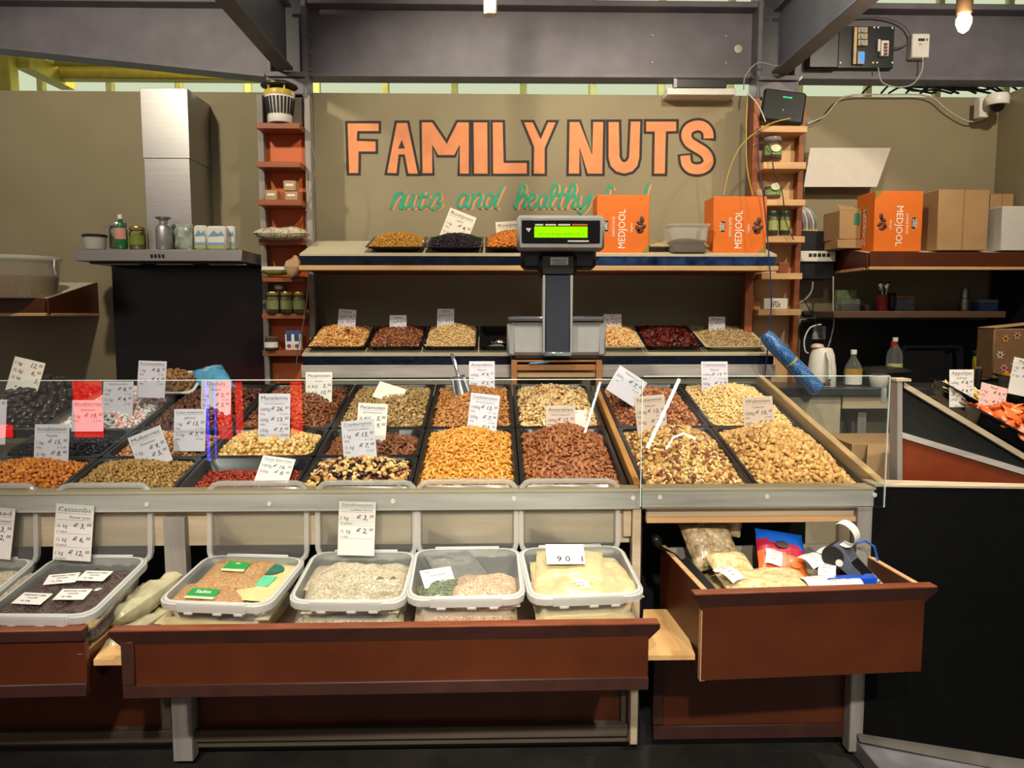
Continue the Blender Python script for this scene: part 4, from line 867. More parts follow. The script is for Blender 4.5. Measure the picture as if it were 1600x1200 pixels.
# ---------------------------------------------------------------- plastic boxes
pp = CLEAR('frosted polypropylene', 'eef2f0', .25, 1.5, .34, 'dfe3df'); pplid = CLEAR('frosted lid plastic', 'f0f3f1', .22, 1.5, .17, 'e6e8e4')
ppedge = CLEAR('thick plastic edge', 'f0f2f0', .2, 1.5, .66, 'f6f6f2')
def storage_box(label, pfl, pfr, pyf, pbl, pbr, pyb, zbase, lid_top, Yf, Yb, lab2, h=.145):
    """open box: front rim pfl..pfr at (pyf, Yf), back rim pbl..pbr at (pyb, Yb); lid stands up behind"""
    A, B, Cc, D = P(pfl, pyf, Yf), P(pfr, pyf, Yf), P(pbr, pyb, Yb), P(pbl, pyb, Yb)
    w = ((B-A).length+(Cc-D).length)/2; mid = (A+B)/2; mb_ = (Cc+D)/2; d = (mb_-mid).length
    pitch = math.asin(max(-1, min(1, (mb_.z-mid.z)/d))); yaw = math.atan2(-(mb_-mid).x, (mb_-mid).y)
    t = thing('storage_box', label, 'box', (mid+mb_)/2, (pitch, 0, yaw), group='clear storage boxes')
    a, b = w/2, d/2; rr = .045; m = MB()
    L = [rrect(-a, a, -b, b, rr, -.022), rrect(-a-.001, a+.001, -b-.001, b+.001, rr, 0), rrect(-a+.009, a-.009, -b+.009, b-.009, rr-.006, .001), rrect(-a+.011, a-.011, -b+.011, b-.011, rr-.006, -.02),
         rrect(-a+.03, a-.03, -b+.03, b-.03, rr-.01, -h+.01), rrect(-a+.036, a-.036, -b+.036, b-.036, rr-.012, -h)]
    m.loops(L, cap1=True); body = part('box_body', m, pp, t)
    m = MB(); m.loops([rrect(-a-.004, a+.004, -b-.004, b+.004, rr, -.024), rrect(-a-.005, a+.005, -b-.005, b+.005, rr, -.004), rrect(-a, a, -b, b, rr, 0), rrect(-a+.009, a-.009, -b+.009, b-.009, rr-.006, .0015)]); part('rim', m, ppedge, t)
    for s in (-1, 1):
        m = MB(); yy = s*(b+.004); m.box(-a*.62, a*.62, yy-.005, yy+.005, -.026, .004, .002)
        for e in (-.5, .02, .4): m.box(a*e, a*(e+.16), yy-.007, yy+.007, -.032, -.024, .002)
        part('clip_bar', m, ppedge, t)
    # lid hinged upright behind
    lw = w*1.0; base = (D+Cc)/2+Vector((0, .01, -.03)); top = P((pbl+pbr)/2+(6 if False else 0), lid_top, Yb+.03); lh = top.z-base.z
    l = thing('box_lid', lab2, 'lid', base, (R(-4), 0, 0), group='upright clear lids')
    m = MB(); a2 = lw/2
    def rl(i, y): return [(x, y, z) for x, z, _ in [(p[0], p[1], 0) for p in rrect(-a2+i, a2-i, 0+i, lh-i, max(.04-i, .01), 0)]]
    m.loops([rl(.016, .004), rl(.020, .001)], cap1=True); part('lid_panel', m, pplid, l)
    m = MB(); m.loops([rl(.0, .012), rl(.0, -.003), rl(.006, -.006), rl(.014, -.003), rl(.016, .006), rl(.014, .012)]); part('lid_rim', m, ppedge, l)
    m = MB()
    m.box(-.005, .045, -.0045, -.002, lh-.056, lh-.053); m.box(.044, .047, -.0045, -.002, lh-.056, lh-.035)
    for s in (-1, 1):
        for e in (.045, .055): m.box(s*(a2-e)-.0012, s*(a2-e)+.0012, -.0045, -.002, lh-.075, lh-.03)
    part('lid_ribs', m, ppedge, l)
    return t, w, d, l, lh
zfl = WM[D1].translation.z+.032
BX = [
 storage_box('clear box of bran and flour bags, first in the wide drawer', 224, 437, 943, 335, 468, 869, zfl, 751, 2.06, 2.36, 'upright clear lid behind the bran bag box', .12),
 storage_box('clear box of sunflower kernels under the Zonnebloempitten card', 439, 640, 940, 500, 643, 862, zfl, 750, 2.06, 2.36, 'upright clear lid with the Zonnebloempitten card', .12),
 storage_box('clear box with a small labelled seed bag, third in the wide drawer', 633, 822, 934, 652, 808, 857, zfl, 748, 2.06, 2.36, 'upright clear lid behind the small labelled seed bag', .12),
 storage_box('clear box of pale flour bags with the 901 card', 824, 1014, 931, 815, 966, 854, zfl, 747, 2.06, 2.36, 'upright clear lid behind the pale flour bags', .12),
 storage_box('clear box of dark cacao nib bags under the Cacaonibs card', -40, 148, 962, 90, 231, 870, zfl, 754, 2.02, 2.36, 'upright clear lid with the Cacaonibs card', .12),
 storage_box('clear box cut by the frame edge beside the cacao nibs', -250, -50, 966, -105, 54, 874, zfl, 755, 2.02, 2.36, 'upright clear lid cut by the frame edge', .12)]
price_card('Cacaonibs raw cacao price card on an upright lid', 112, 788, 876, 59, 'Cacaonibs', 'Rauwe cacao', [r('¼ kg', '3,50', '(1 zakje)'), r('½ kg', '6,50', '(2 zakjes)'), r('1 kg', '12,50', '(4 zakjes)')], Y=2.335, roll=4, tilt=-5, mat=white, ext=0, style='k')
price_card('Zonnebloempitten sunflower kernels price card on an upright lid', 556, 783, 868, 58, 'Zonnebloempitten', 'Sunflower kernels', [r('1 kg', '3,50', '(2 zakken)'), r('½ kg', '2,00', '(1 zak)')], Y=2.335, roll=2, tilt=-5, mat=white, ext=0, style='k')
price_card('price card ending in aad cut by the frame edge', -14, 792, 872, 60, 'Lijnzaad', 'Linseed', [r('1 kg', '3,50', ''), r('½ kg', '2,00')], Y=2.335, roll=6, tilt=-5, mat=white, ext=0, style='k')
# ---------------------------------------------------------------- bags
def pillow(w, d, h, seed=0, wr=.25, n=20, edge=.0, sag=0):
    def top(sgn):
        def fn(u, v):
            x, y = (u-.5)*w, (v-.5)*d; e = max(0, (1-abs(2*u-1)**3.2))*max(0, (1-abs(2*v-1)**3.2))
            q = noise.noise(Vector((x*22+seed, y*22, seed)))*wr*(.4+e) + noise.noise(Vector((x*60+seed, y*60, seed)))*wr*.35
            z = h*(sgn*.5*e**.6 + (q*.35 if sgn > 0 else q*.1)*(e**.3)) + sag*((2*u-1)**2)
            return (x*(1+.03*noise.noise(Vector((v*5, seed, 0)))), y*(1+.03*noise.noise(Vector((u*5, seed, 3)))), z)
        return fn
    m = MB(); m.grid(top(1), n, n)
    b = MB(); b.grid(top(-1), n, n); b.f = [f[::-1] for f in b.f]; m.join(b); return m
def slabel(t, w, h, x, y, z, rotz, mat, texts, rx=0, ry=0, tmat=ink):
    Mx = Matrix.Translation((x, y, z)) @ Matrix.Rotation(R(rotz), 4, 'Z') @ Matrix.Rotation(R(rx), 4, 'X') @ Matrix.Rotation(R(ry), 4, 'Y')
    f = MB(); f.box(-w/2, w/2, -h/2, h/2, 0, .0015, .0005, M=Mx); k = part('label', f, mat, t)
    f = MB()
    for s, tx, ty, sz in texts:
        g = MB(); put_text(g, s, 0, 0, sz, 'c', .01); f.add([(tx+p[0], ty+p[2], .0022) for p in g.v], g.f, Mx)
    if f.v: part('lettering', f, tmat, k)
    return k
def boxpt(b, u, v, z):       # point inside a storage box, u,v in -1..1, z below the rim
    t, w, d, _, _ = b; return WM[t] @ Vector((u*w*.5, v*d*.5, z))
def bag(name, label, cat, b, u, v, z, w, d, h, mat, rz=0, rx=0, seed=1, wr=.6, group=None, ry=0):
    t0 = b[0]; rot = t0.rotation_euler
    t = thing(name, label, cat, boxpt(b, u, v, z), (rot.x+R(rx), R(ry), rot.z+R(rz)), group=group)
    part('bag_body', pillow(w, d, h, seed, wr), mat, t, sharp=80); return t
bran = GRAIN('bran flakes', ['8a6238', 'a57c4c', 'c09a68', '9a7044'], 330, .35, .6, .5)
sunf = GRAIN('sunflower kernels', ['8f8266', 'b5a888', 'd2c8ac', '6f6450'], 240, .4, .8, .4, (1, 1.6, 1))
linse = GRAIN('pinkish seed mass', ['9a7c5c', 'b89c7c', 'cdb598', '836648'], 330, .4, .7, .4)
cacao = GRAIN('cacao nibs', ['2e211e', '4a3731', '5f4a42', '261b19'], 260, .35, .9, .5)
pumpk = GRAIN('green pumpkin seeds', ['3a4630', '59664a', '77805e', '2a3224'], 200, .35, .9, .4)
flour = M('pale flour bag film', 'bfae80', .28, var=.1, scale=14, bump=1.0, bscale=34, coat=.4)
flour2 = M('greenish flour bag film', 'b0aa88', .22, var=.15, scale=14, bump=1.0, bscale=30, coat=.5)
semol = M('yellow semolina bag film', 'c9bb84', .25, var=.06, bump=.2, coat=.4)
greenl = M('green brand label', '1f8a3c', .4, var=.05); creaml = M('cream label strip', 'd8d2a0', .5); tealpr = M('mint print', '4fb98c', .5, var=.05); dgreen = M('dark green print', '1a5c4c', .5)
WHT = M('white print', 'e9e8e2', .6)
b = BX[0]
t = bag('seed_bag', 'bag of bran flakes with a green label lying on top', 'bag', b, -.10, .25, -.005, .185, .17, .035, bran, rx=2, seed=3)
slabel(t, .072, .042, .0, .01, .022, -3, greenl, [('bio', 0, .006, .012)], rx=2, tmat=WHT); slabel(t, .072, .012, .0, -.02, .0225, -3, creaml, [])
t = bag('seed_bag', 'bag of bran flakes with white lettered green label by the front clip', 'bag', b, -.28, -.48, -.024, .21, .15, .04, bran, rz=4, seed=7)
slabel(t, .085, .04, -.01, -.02, .024, -6, greenl, [('Salim', 0, -.004, .022)], rx=5, tmat=WHT); slabel(t, .085, .01, -.01, -.048, .0235, -6, creaml, [], rx=5)
t = bag('semolina_bag', 'yellow semolina bag with a dark green round print', 'bag', b, .50, .15, -.02, .135, .23, .03, semol, rz=-5, seed=5, wr=.1)
f = MB(); f.lathe([(.034, .0), (.034, .002)], 20, (0, .045, .0165)); f.box(-.036, .036, .035, .055, .0165, .0192, .001); part('round_print', f, dgreen, t)
f = MB(); f.box(-.036, .036, -.055, .005, .0145, .0172, .001); part('mint_print', f, tealpr, t)
bag('flour_bag', 'olive flour bag squeezed under the bran bags', 'bag', b, .3, -.35, -.055, .2, .16, .05, flour2, seed=15)
bag('flour_bag', 'pale bag at the bottom of the bran box', 'bag', b, -.2, -.2, -.075, .3, .22, .04, flour, seed=16)
b = BX[1]
bag('seed_bag', 'bag of sunflower kernels filling the back of its box', 'bag', b, -.02, .28, -.034, .30, .16, .06, sunf, rx=-3, seed=9)
bag('seed_bag', 'bag of sunflower kernels at the front clip', 'bag', b, -.35, -.3, -.04, .17, .19, .06, sunf, rx=0, rz=8, seed=11)
bag('seed_bag', 'bag of sunflower kernels with a torn white corner', 'bag', b, .32, -.32, -.042, .20, .17, .06, sunf, rx=0, rz=-6, seed=12)
bag('seed_bag', 'lowest bag of sunflower kernels seen through the plastic', 'bag', b, 0, -.15, -.085, .30, .24, .05, sunf, seed=13)
f = MB(); q = boxpt(b, .62, -.55, .012); f.grid(lambda u, v: q+Vector(((u-.5)*.06, (v-.5)*.03, .02*abs(math.sin(u*5))*(1-v)+.012)), 8, 3)
single('paper_scrap', f, white, 'crumpled white paper corner on the sunflower kernels', 'paper')
b = BX[2]
clearbag = CLEAR('clear bag film', 'f2f4f2', .06, 1.45, .06, bump=.5)
bag('seed_bag', 'rounded bag of pinkish seeds in the third box', 'bag', b, .32, -.42, -.035, .20, .16, .075, linse, seed=21)
bag('seed_bag', 'lower bag of pinkish seeds seen through the third box', 'bag', b, 0, -.2, -.085, .29, .24, .05, linse, seed=22)
t = bag('pumpkin_seed_bag', 'small clear bag of green pumpkin seeds with a white price label', 'bag', b, -.40, -.40, -.030, .14, .10, .04, pumpk, rz=20, seed=23)
part('bag_top', pillow(.15, .20, .03, 24, .5).join(MB()), clearbag, t).location = (.07, .09, .022)
k = slabel(t, .095, .062, -.01, .03, .03, 2, white, [('NETTO', -.02, .018, .008), ('pompoenpitten', 0, .006, .008), ('€ 2,75 p/st', .01, -.018, .011)], rx=28)
b = BX[3]
bag('flour_bag', 'pale flour bag on top with the 901 card', 'bag', b, -.12, .22, -.006, .205, .16, .045, flour, rz=-8, rx=6, seed=31, wr=.2)
bag('flour_bag', 'pale flour bag in the middle of the stack', 'bag', b, -.15, .10, -.030, .23, .17, .05, flour, rz=-4, rx=3, seed=32)
t = bag('flour_bag', 'pale flour bag with a printed label at the front clip', 'bag', b, -.18, -.45, -.032, .23, .13, .055, flour, rz=1, seed=33)
slabel(t, .068, .035, .01, -.015, .028, -2, white, [('ALLERGENEN', 0, .006, .007), ('amandelmeel', 0, -.006, .007)], rx=8)
bag('flour_bag', 'pale flour bag leaning along the side of the last box', 'bag', b, .62, -.05, -.028, .11, .24, .05, flour, rz=8, seed=34)
bag('flour_bag', 'lowest pale flour bag seen through the last box', 'bag', b, 0, -.2, -.085, .28, .24, .05, flour, seed=35)
tb = BX[3][0]; t = thing('number_card', 'white card reading 901 on the pale flour bags', 'card', boxpt(BX[3], -.22, .22, .034), (tb.rotation_euler.x+R(16), 0, tb.rotation_euler.z+R(-5)))
slabel(t, .115, .085, 0, 0, 0, 0, white, [('9 0   1', .012, -.032, .032)])
b = BX[4]
for i, (u, v, z, w_, d_, rz_) in enumerate(((-.25, .15, -.028, .2, .17, 8), (.35, .25, -.028, .17, .17, -6), (.30, -.35, -.030, .2, .16, 4), (-.4, -.45, -.034, .19, .16, 2))):
    t = bag('cacao_bag', ['cacao nib bag with a plain label at the back', 'cacao nib bag near the lid hinge', 'cacao nib bag with a large printed label', 'cacao nib bag at the outer front corner'][i], 'bag', b, u, v, z, w_, d_, .05, cacao, rz=rz_, seed=40+i)
    slabel(t, .085, .055, .0, -.01, .036, 6-4*i, white, [('GEZOND LABEL', 0, .012, .009), ('cacaonibs', 0, 0, .008), ('Nt. 250g', -.01, -.016, .008)], rx=3)
bag('cacao_bag', 'lower cacao nib bag seen through the plastic', 'bag', b, 0, -.2, -.08, .28, .24, .05, cacao, seed=45)
bag('linseed_bag', 'pale linseed bag in the box cut by the frame edge', 'bag', BX[5], .5, .2, -.03, .2, .2, .05, sunf, seed=46)
# flour bags standing between the drawers
t = thing('flour_bag', 'shiny pale bag slumped between two drawers', 'bag', P(226, 938, 2.28), (R(14), R(-30), R(-30))); part('bag_body', pillow(.10, .26, .075, 51, .9), flour2, t, sharp=80)
t = thing('flour_bag', 'lower pale bag with a blue handwritten price between two drawers', 'bag', P(200, 985, 2.22), (R(10), R(-15), R(-26))); part('bag_body', pillow(.12, .22, .065, 52, .8), flour2, t, sharp=80)
f = MB(); g = MB(); put_text(g, '€ 3,50', 0, 0, .03, 'c', .01, .3); f.add([(p[0], p[2]-.03, .031) for p in g.v], g.f); part('handwriting', f, M('blue ink', '2a3f7a', .6), t)
# ---------------------------------------------------------------- things in the deep drawer
def D2P(x, y, z): return WM[D2] @ Vector((x, y, z))
nutbag = GRAIN('pistachios in a bag', ['a8946c', 'bfa981', '8a7650', 'd2bf98'], 70, .4, 1.0, .4)
cashbag = GRAIN('cashews in a bag', ['cdb682', 'e0cd9c', 'd6bf8c', 'b89f6a'], 75, .35, .9, .5)
def dbag(name, label, x, y, z, w_, d_, h_, mat, rot, seed):
    t = thing(name, label, 'bag', D2P(x, y, z), rot); part('bag_body', pillow(w_, d_, h_, seed, .25), mat, t, sharp=80); return t
zt2 = h2
dbag('cashew_bag', 'flat clear bag of pale cashews at the drawer front', -.08, .13, zt2-.03, .27, .17, .06, cashbag, (R(8), 0, R(6)), 61)
dbag('pistachio_bag', 'clear bag of pistachios leaning against the drawer back', -.18, .36, zt2+.03, .16, .17, .07, nutbag, (R(48), R(-6), R(12)), 62)
dbag('pistachio_bag', 'upper bunched end of pistachio bag under the counter', -.09, .42, zt2+.085, .075, .10, .05, nutbag, (R(62), 0, R(-30)), 63)
dbag('peanut_bag', 'small open bag of pale nuts below the pistachios', -.155, .25, zt2+.0, .13, .08, .05, cashbag, (R(20), 0, R(8)), 64)
dbag('filling_bag', 'pale bag filling the bottom of the deep drawer', .0, .22, zt2-.09, .5, .34, .10, flour, (0, 0, R(3.6)), 65)
snack = thing('snack_packet', 'orange and red snack packet with a blue top', 'packet', D2P(.02, .27, zt2+.015), (R(38), R(8), R(-6)))
f = pillow(.15, .18, .035, 66, .35, 16); f.m = []
for fc in f.f:
    y = sum(f.v[i][1] for i in fc)/4 + .12*sum(f.v[i][0] for i in fc)/4; f.m.append(2 if y > .035 else (1 if y > -.005 else 0))
part('packet_body', f, [M('orange foil print', 'd9662a', .3, var=.06, coat=.4), M('crimson foil print', 'a81f3c', .3, coat=.4), M('blue foil print', '1560c8', .3, coat=.4)], snack, sharp=80)
f = MB(); f.lathe([(.022, 0), (.022, .002)], 10, (.0, .025, .02), sy=.6); part('brown_print', f, M('dark brown print', '3a1a14', .5), snack)
f = MB(); f.lathe([(.018, 0), (.018, .002)], 8, (.035, -.045, .019), sy=.7); part('nut_print', f, M('orange nut print', 'b8621f', .5), snack)
f = MB(); f.box(-.045, -.005, -.022, -.018, .019, .0205); f.box(-.027, -.023, -.05, -.02, .019, .0205); part('white_print', f, WHT, snack)
term = thing('card_terminal', 'dark grey card payment terminal with a curling paper roll', 'terminal', D2P(.20, .15, zt2-.012), (R(34), R(0), R(48)))
f = MB(); f.prism([(-.04, -.09, 0), (-.04, -.09, .018), (-.04, .02, .03), (-.04, .07, .05), (-.04, .095, .045), (-.04, .10, .0)], (.08, 0, 0)); part('terminal_body', f, M('slate terminal plastic', '565c66', .35), term)
f = MB(); f.box(-.033, .033, .0, .06, 0, .0012, .0005, M=Matrix.Translation((0, -.03, .026)) @ Matrix.Rotation(R(6), 4, 'X')); part('screen', f, M('dark terminal screen', '17181c', .1), term)
for i in range(4):
    for j in range(3):
        f = MB(); f.cbox((-.02+.02*j, -.082+.013*i, .0215+.0012*i), (.015, .009, .005), .001); part('key', f, M('terminal key', '30343a' if i else '8a2f28', .4) if False else (greyp if i else M('red key', 'a83a30', .4)), term)
f = MB(); f.lathe([(.032, -.042), (.034, -.038), (.034, .038), (.032, .042)], 18, M=Matrix.Translation((0, .075, .012)) @ Matrix.Rotation(R(90), 4, 'Y')); part('printer_drum', f, blackp, term)
f = MB(); f.lathe([(.011, 0), (.011, .002)], 14, M=Matrix.Translation((-.0415, .05, .012)) @ Matrix.Rotation(R(-90), 4, 'Y')); part('round_badge', f, whitep, term)
f = MB(); f.grid(lambda u, v: ((u-.5)*.055, .085-.034*math.sin(v*4.6)+.012*v, .052+.03*(1-math.cos(v*4.4))), 1, 14); part('paper_curl', f, white, term, sharp=80)
f = MB(); f.box(-.03, .03, 0, .012, 0, .012, .002); 
blue = M('bright blue wrapper', '1a4fc0', .3, var=.1, coat=.4)
t = thing('chocolate_packet', 'bright blue packet lying before the card terminal', 'packet', D2P(.155, .10, zt2-.012), (R(-4), R(-2), R(2))); f = MB(); f.box(-.075, .075, -.02, .02, -.012, .012, .004); part('packet_body', f, blue, t)
f = MB(); f.box(-.077, .07, -.022, .018, -.02, -.0125, .002); part('brown_edge', f, M('brown wafer edge', '8f6a44', .6), t)
rs = random.Random(4)
for i, (x, y, z, w_, h_, ro) in enumerate(((.09, .20, .018, .06, .07, 20), (.115, .155, .0, .05, .08, -30), (.06, .10, -.012, .10, .06, 12), (-.02, .235, .02, .05, .055, -14), (.17, .24, .012, .06, .08, 40), (.11, .065, -.014, .12, .05, -6), (-.20, .14, .004, .05, .08, 30))):
    t = thing('receipt', ['curled receipt by the snack packet', 'folded receipt between packet and terminal', 'flat receipt beside the cashew bag', 'printed slip tucked behind the pale nuts', 'crumpled receipt under the terminal', 'receipt lying along the drawer front', 'printed slip next to the black strip'][i], 'paper', D2P(x, y, zt2+z), (R(rs.uniform(5, 40)), R(rs.uniform(-15, 15)), R(ro)), group='loose receipts')
    f = MB(); f.grid(lambda u, v: ((u-.5)*w_, (v-.5)*h_, .012*math.sin(v*3.1)+.003*math.sin(u*5)), 5, 6); part('sheet', f, white, t, sharp=80)
    f = MB()
    for k_ in range(4): f.grid(lambda u, v: ((u-.5)*w_*(.7-.1*k_), (.36-.2*k_-.02*v)*h_, .012*math.sin((.86-.2*k_)*3.1)+.003*math.sin((.15+u*.7)*5)+.0012), 4, 1)
    part('print', f, M('grey print', '77757a', .7), t, sharp=80)
t = thing('power_strip', 'black power strip hooked inside the drawer side', 'power strip', D2P(-w2/2+.05, .20, zt2-.03), (R(6), R(-22), R(4)))
f = MB(); f.box(-.022, .022, -.13, .11, -.02, .02, .005); part('strip_body', f, blackp, t)
f = MB(); f.tube([(0, .11, .0), (-.01, .15, .02), (-.03, .2, .03), (-.035, .24, .04)], .005, 6); f.tube([(0, .11, .01), (-.02, .17, .015), (-.04, .22, .03)], .003, 6); f.cbox((-.036, .235, .045), (.03, .03, .04), .008); part('plug_cable', f, blackp, t)
f = MB(); f.box(-.01, .035, -.16, -.125, -.02, .0, .003); part('yellow_tab', f, M('yellow tab', 'cdbb3a', .5), t)
f = MB(); a = P(1318, 872, 2.30); f.tube([a+Vector(v) for v in ((-.01, 0, -.01), (.03, .0, .045), (.07, .01, .052), (.105, .02, .03), (.12, .02, -.02), (.125, .02, -.08))], .0035, 8)
single('blue_cable', f, M('blue cable', '2a5fb8', .4), 'blue cable arching over the drawer side by the grey post', 'cable', a, w=True)
# ---------------------------------------------------------------- helpers for small goods
def at(px, py, Y): return P(px, py, Y)
glassj = CLEAR('jar glass', 'f0f5f2', .02, 1.5, .04); lidgold = M('gold lid', 'b39a55', .3, .8); lidsil = M('silver lid', 'b9b9b4', .3, .8)
def jar(name, label, px, pyb, pyt, wpx, Y, content, lid, lab=None, group=None, fillh=.75, cat='jar'):
    k = K(Y); w, h = wpx*k/2, (pyb-pyt)*k; t = thing(name, label, cat, at(px, pyb, Y), group=group)
    f = MB(); f.lathe([(w*.9, 0), (w, h*.06), (w, h*.72), (w*.86, h*.82), (w*.86, h*.86)], 18); part('glass', f, glassj, t)
    f = MB(); f.lathe([(w*.82, h*.03), (w*.93, h*.08), (w*.93, h*fillh*.95), (w*.8, h*fillh)], 16); part('contents', f, content, t)
    f = MB(); f.lathe([(w*.92, h*.84), (w*.94, h*.86), (w*.94, h*.98), (w*.9, h)], 18); part('lid', f, lid, t)
    if lab:
        f = MB(); n = 8; f.grid(lambda u, v: (math.sin((u-.5)*2.4)*w*1.012, -math.cos((u-.5)*2.4)*w*1.012, h*(.2+.4*v)), n, 1); part('label', f, lab, t, sharp=80)
    return t
def bottle(name, label, px, pyb, pyt, wpx, Y, prof, mat, cap=None, lab=None, cat='bottle', group=None, liquid=None):
    k = K(Y); w, h = wpx*k/2, (pyb-pyt)*k; t = thing(name, label, cat, at(px, pyb, Y), group=group)
    hb = h*(.9 if cap else 1)
    f = MB(); f.lathe([(r_*w, z_*hb) for r_, z_ in prof], 18); part('bottle_body', f, mat, t)
    if cap: rn = prof[-1][0]*w*1.15; f = MB(); f.lathe([(rn, hb*.97), (rn, h*.99), (rn*.85, h)], 14); part('cap', f, cap, t)
    if liquid: f = MB(); f.lathe([(prof[0][0]*w*.9, .003), (prof[1][0]*w*.93, h*.06), (prof[1][0]*w*.93, h*liquid[1])], 14); part('liquid', f, liquid[0], t)
    if lab:
        m_, z0, z1 = lab; f = MB(); f.grid(lambda u, v: (math.sin((u-.5)*2.6)*w*1.02, -math.cos((u-.5)*2.6)*w*1.02, h*(z0+(z1-z0)*v)), 8, 1); part('label', f, m_, t, sharp=80)
    return t
def crate(name, label, pl, pr, pyt, pyb, Y, dep, mat, cat='box', rz=0, b=.003, group=None, tape=None):
    q = at((pl+pr)/2, pyb, Y); k = K(Y, (pyt+pyb)/2); w, h = (pr-pl)*k, ZP(pyt, Y)-ZP(pyb, Y)
    t = thing(name, label, cat, q, (0, 0, R(rz)), group=group)
    f = MB(); f.box(-w/2, w/2, 0, dep, 0, h, b); part('carton', f, mat, t)
    if tape: f = MB(); f.box(-.004, .004, -.0012, 0, 0, h); f.box(-w/2, w/2, -.0012, 0, h-.0025, h-.0012); part('seam', f, tape, t)
    return t, w, h
STD = [(.85, 0), (1, .04), (1, .62), (.42, .82), (.36, .95), (.36, 1)]
# ---------------------------------------------------------------- on the hood
YO = 4.56
k = K(YO); t = thing('plastic_tub', 'white plastic tub with a black lid on the hood', 'tub', at(149, 390, YO))
f = MB(); f.lathe([(.055, 0), (.058, .004), (.064, .072)], 20); part('tub_body', f, CLEAR('cloudy tub', 'eceeec', .3, 1.45, .7), t)
f = MB(); f.lathe([(.067, .070), (.068, .074), (.068, .082), (.06, .086)], 20); part('lid', f, blackp, t)
t = jar('swing_jar', 'clear swing top jar behind the green bottle', 186, 389, 350, 26, YO+.08, M('pale jar contents', '9a9a86', .5), lidsil)
f = MB(); f.tube([(-.05, -.05, .02), (-.052, -.052, .12), (0, -.055, .135), (.052, -.052, .12), (.05, -.05, .02)], .002, 5); part('wire_clamp', f, chrome, t)
bottle('green_bottle', 'green glass bottle with a pink label and white cap on the hood', 190, 389, 338, 17, YO-.03, STD, M('green bottle glass', '1f6a35', .08, var=.1), whitep, (M('pink drink label', 'c98a7c', .5), .28, .60))
jar('pickle_jar', 'jar of yellow pickles on the hood', 216, 390, 356, 24, YO, M('yellow pickles', 'a89a2c', .3, var=.4, scale=60), lidgold, M('green jar label', '6a7a2c', .5))
k = K(YO); t = thing('steel_flask', 'brushed steel flask with a flared neck standing on the hood', 'flask', at(257, 390, YO-.05))
f = MB(); f.lathe([(.042, 0), (.044, .004), (.044, .115), (.036, .135), (.022, .145), (.022, .165), (.043, .178), (.044, .182), (.030, .184)], 24); part('flask_body', f, inox, t)
t = thing('clear_packet', 'clear printed packet leaning on the hood chimney', 'packet', at(285, 390, YO), (R(-8), 0, 0))
f = pillow(.115, .15, .05, 71, .3, 12); part('packet_film', f, M('grey green printed film', '8f9a8c', .25, var=.35, scale=30, coat=.3), t, sharp=80).rotation_euler = (R(90), 0, 0); t.children[0].location = (0, 0, .075)
pack_w = M('white printed pack', 'd6d5cc', .45, var=.05)
for i, (a, b, y1, d) in enumerate(((303, 323, 352, 0), (323, 353, 353, -.03), (351, 367, 353, .03))):
    t, w_, h_ = crate('flour_pack', ['narrow white paper pack next to the hood chimney', 'widest white paper pack with blue mountain print', 'outermost white paper pack on the hood'][i], a, b, y1, 390, YO+d, .07, pack_w, 'packet', b=.012, group='white paper packs on the hood')
    f = MB(); f.prism([(-w_*.42, -.002, h_*.55), (-w_*.1, -.002, h_*.80), (w_*.1, -.002, h_*.66), (w_*.3, -.002, h_*.78), (w_*.42, -.002, h_*.58)], (0, .0015, 0)); f.box(-w_*.42, w_*.42, -.002, -.0005, h_*.2, h_*.3); part('blue_print', f, M('blue pack print', '6f9ab8', .5), t)
    f = MB(); f.box(-w_*.42, w_*.42, -.002, -.0005, h_*.05, h_*.18); part('green_print', f, M('green pack print', '9aa860', .5), t)
# bucket on the red shelf
t = thing('grain_bucket', 'clear plastic bucket half full of pale grain', 'bucket', at(30, 468, 4.50))
f = MB(); f.lathe([(.19, 0), (.20, .006), (.212, .215), (.222, .218), (.222, .232), (.212, .234)], 28, cap=False); f.lathe([(.001, .003), (.19, .003)], 28, cap=False); part('bucket_wall', f, CLEAR('cloudy bucket', 'f4f3f0', .2, 1.45, .18, 'e8e2d2'), t)
f = MB(); f.lathe([(.185, .008), (.203, .13), (.14, .142), (.0, .15)], 28, cap=False); part('grain', f, GRAIN('pale grain', ['c8ac80', 'e0c99c', 'd4b98a', 'eddcb4'], 160, .6), t)
f = MB(); f.lathe([(.224, .222), (.224, .238), (.21, .242)], 28); part('lid', f, CLEAR('bucket lid', 'eeeeea', .2, 1.45, .45), t)
f = MB(); f.tube([(.222, -.02, .225), (.235, -.05, .18), (.232, -.03, .14)], .004, 6); part('handle', f, whitep, t)
# ---------------------------------------------------------------- in the red rack
YK = 4.62
t = thing('insect_lamp', 'white slotted insect lamp with a yellow collar', 'lamp', at(438, 193, YK))
f = MB(); f.lathe([(.062, 0), (.066, .005), (.068, .035), (.084, .15), (.084, .152)], 24); part('lamp_body', f, whitep, t)
for i in range(24):
    a = 2*math.pi*(i+.5)/24; m_ = MB(); m_.box(-.006, .006, -.002, .002, 0, .092, M=Matrix.Rotation(a, 4, 'Z') @ Matrix.Translation((0, -.0735, .046)) @ Matrix.Rotation(R(7), 4, 'X')); part('slot', m_, black, t)
f = MB(); f.lathe([(.086, .150), (.088, .156), (.085, .178), (.066, .186)], 24); part('yellow_collar', f, M('yellow plastic', 'c9b23a', .4), t)
f = MB(); f.lathe([(.05, .186), (.05, .2), (.105, .205), (.105, .212), (.06, .232), (.02, .236)], 20); part('top_cap', f, blackp, t)
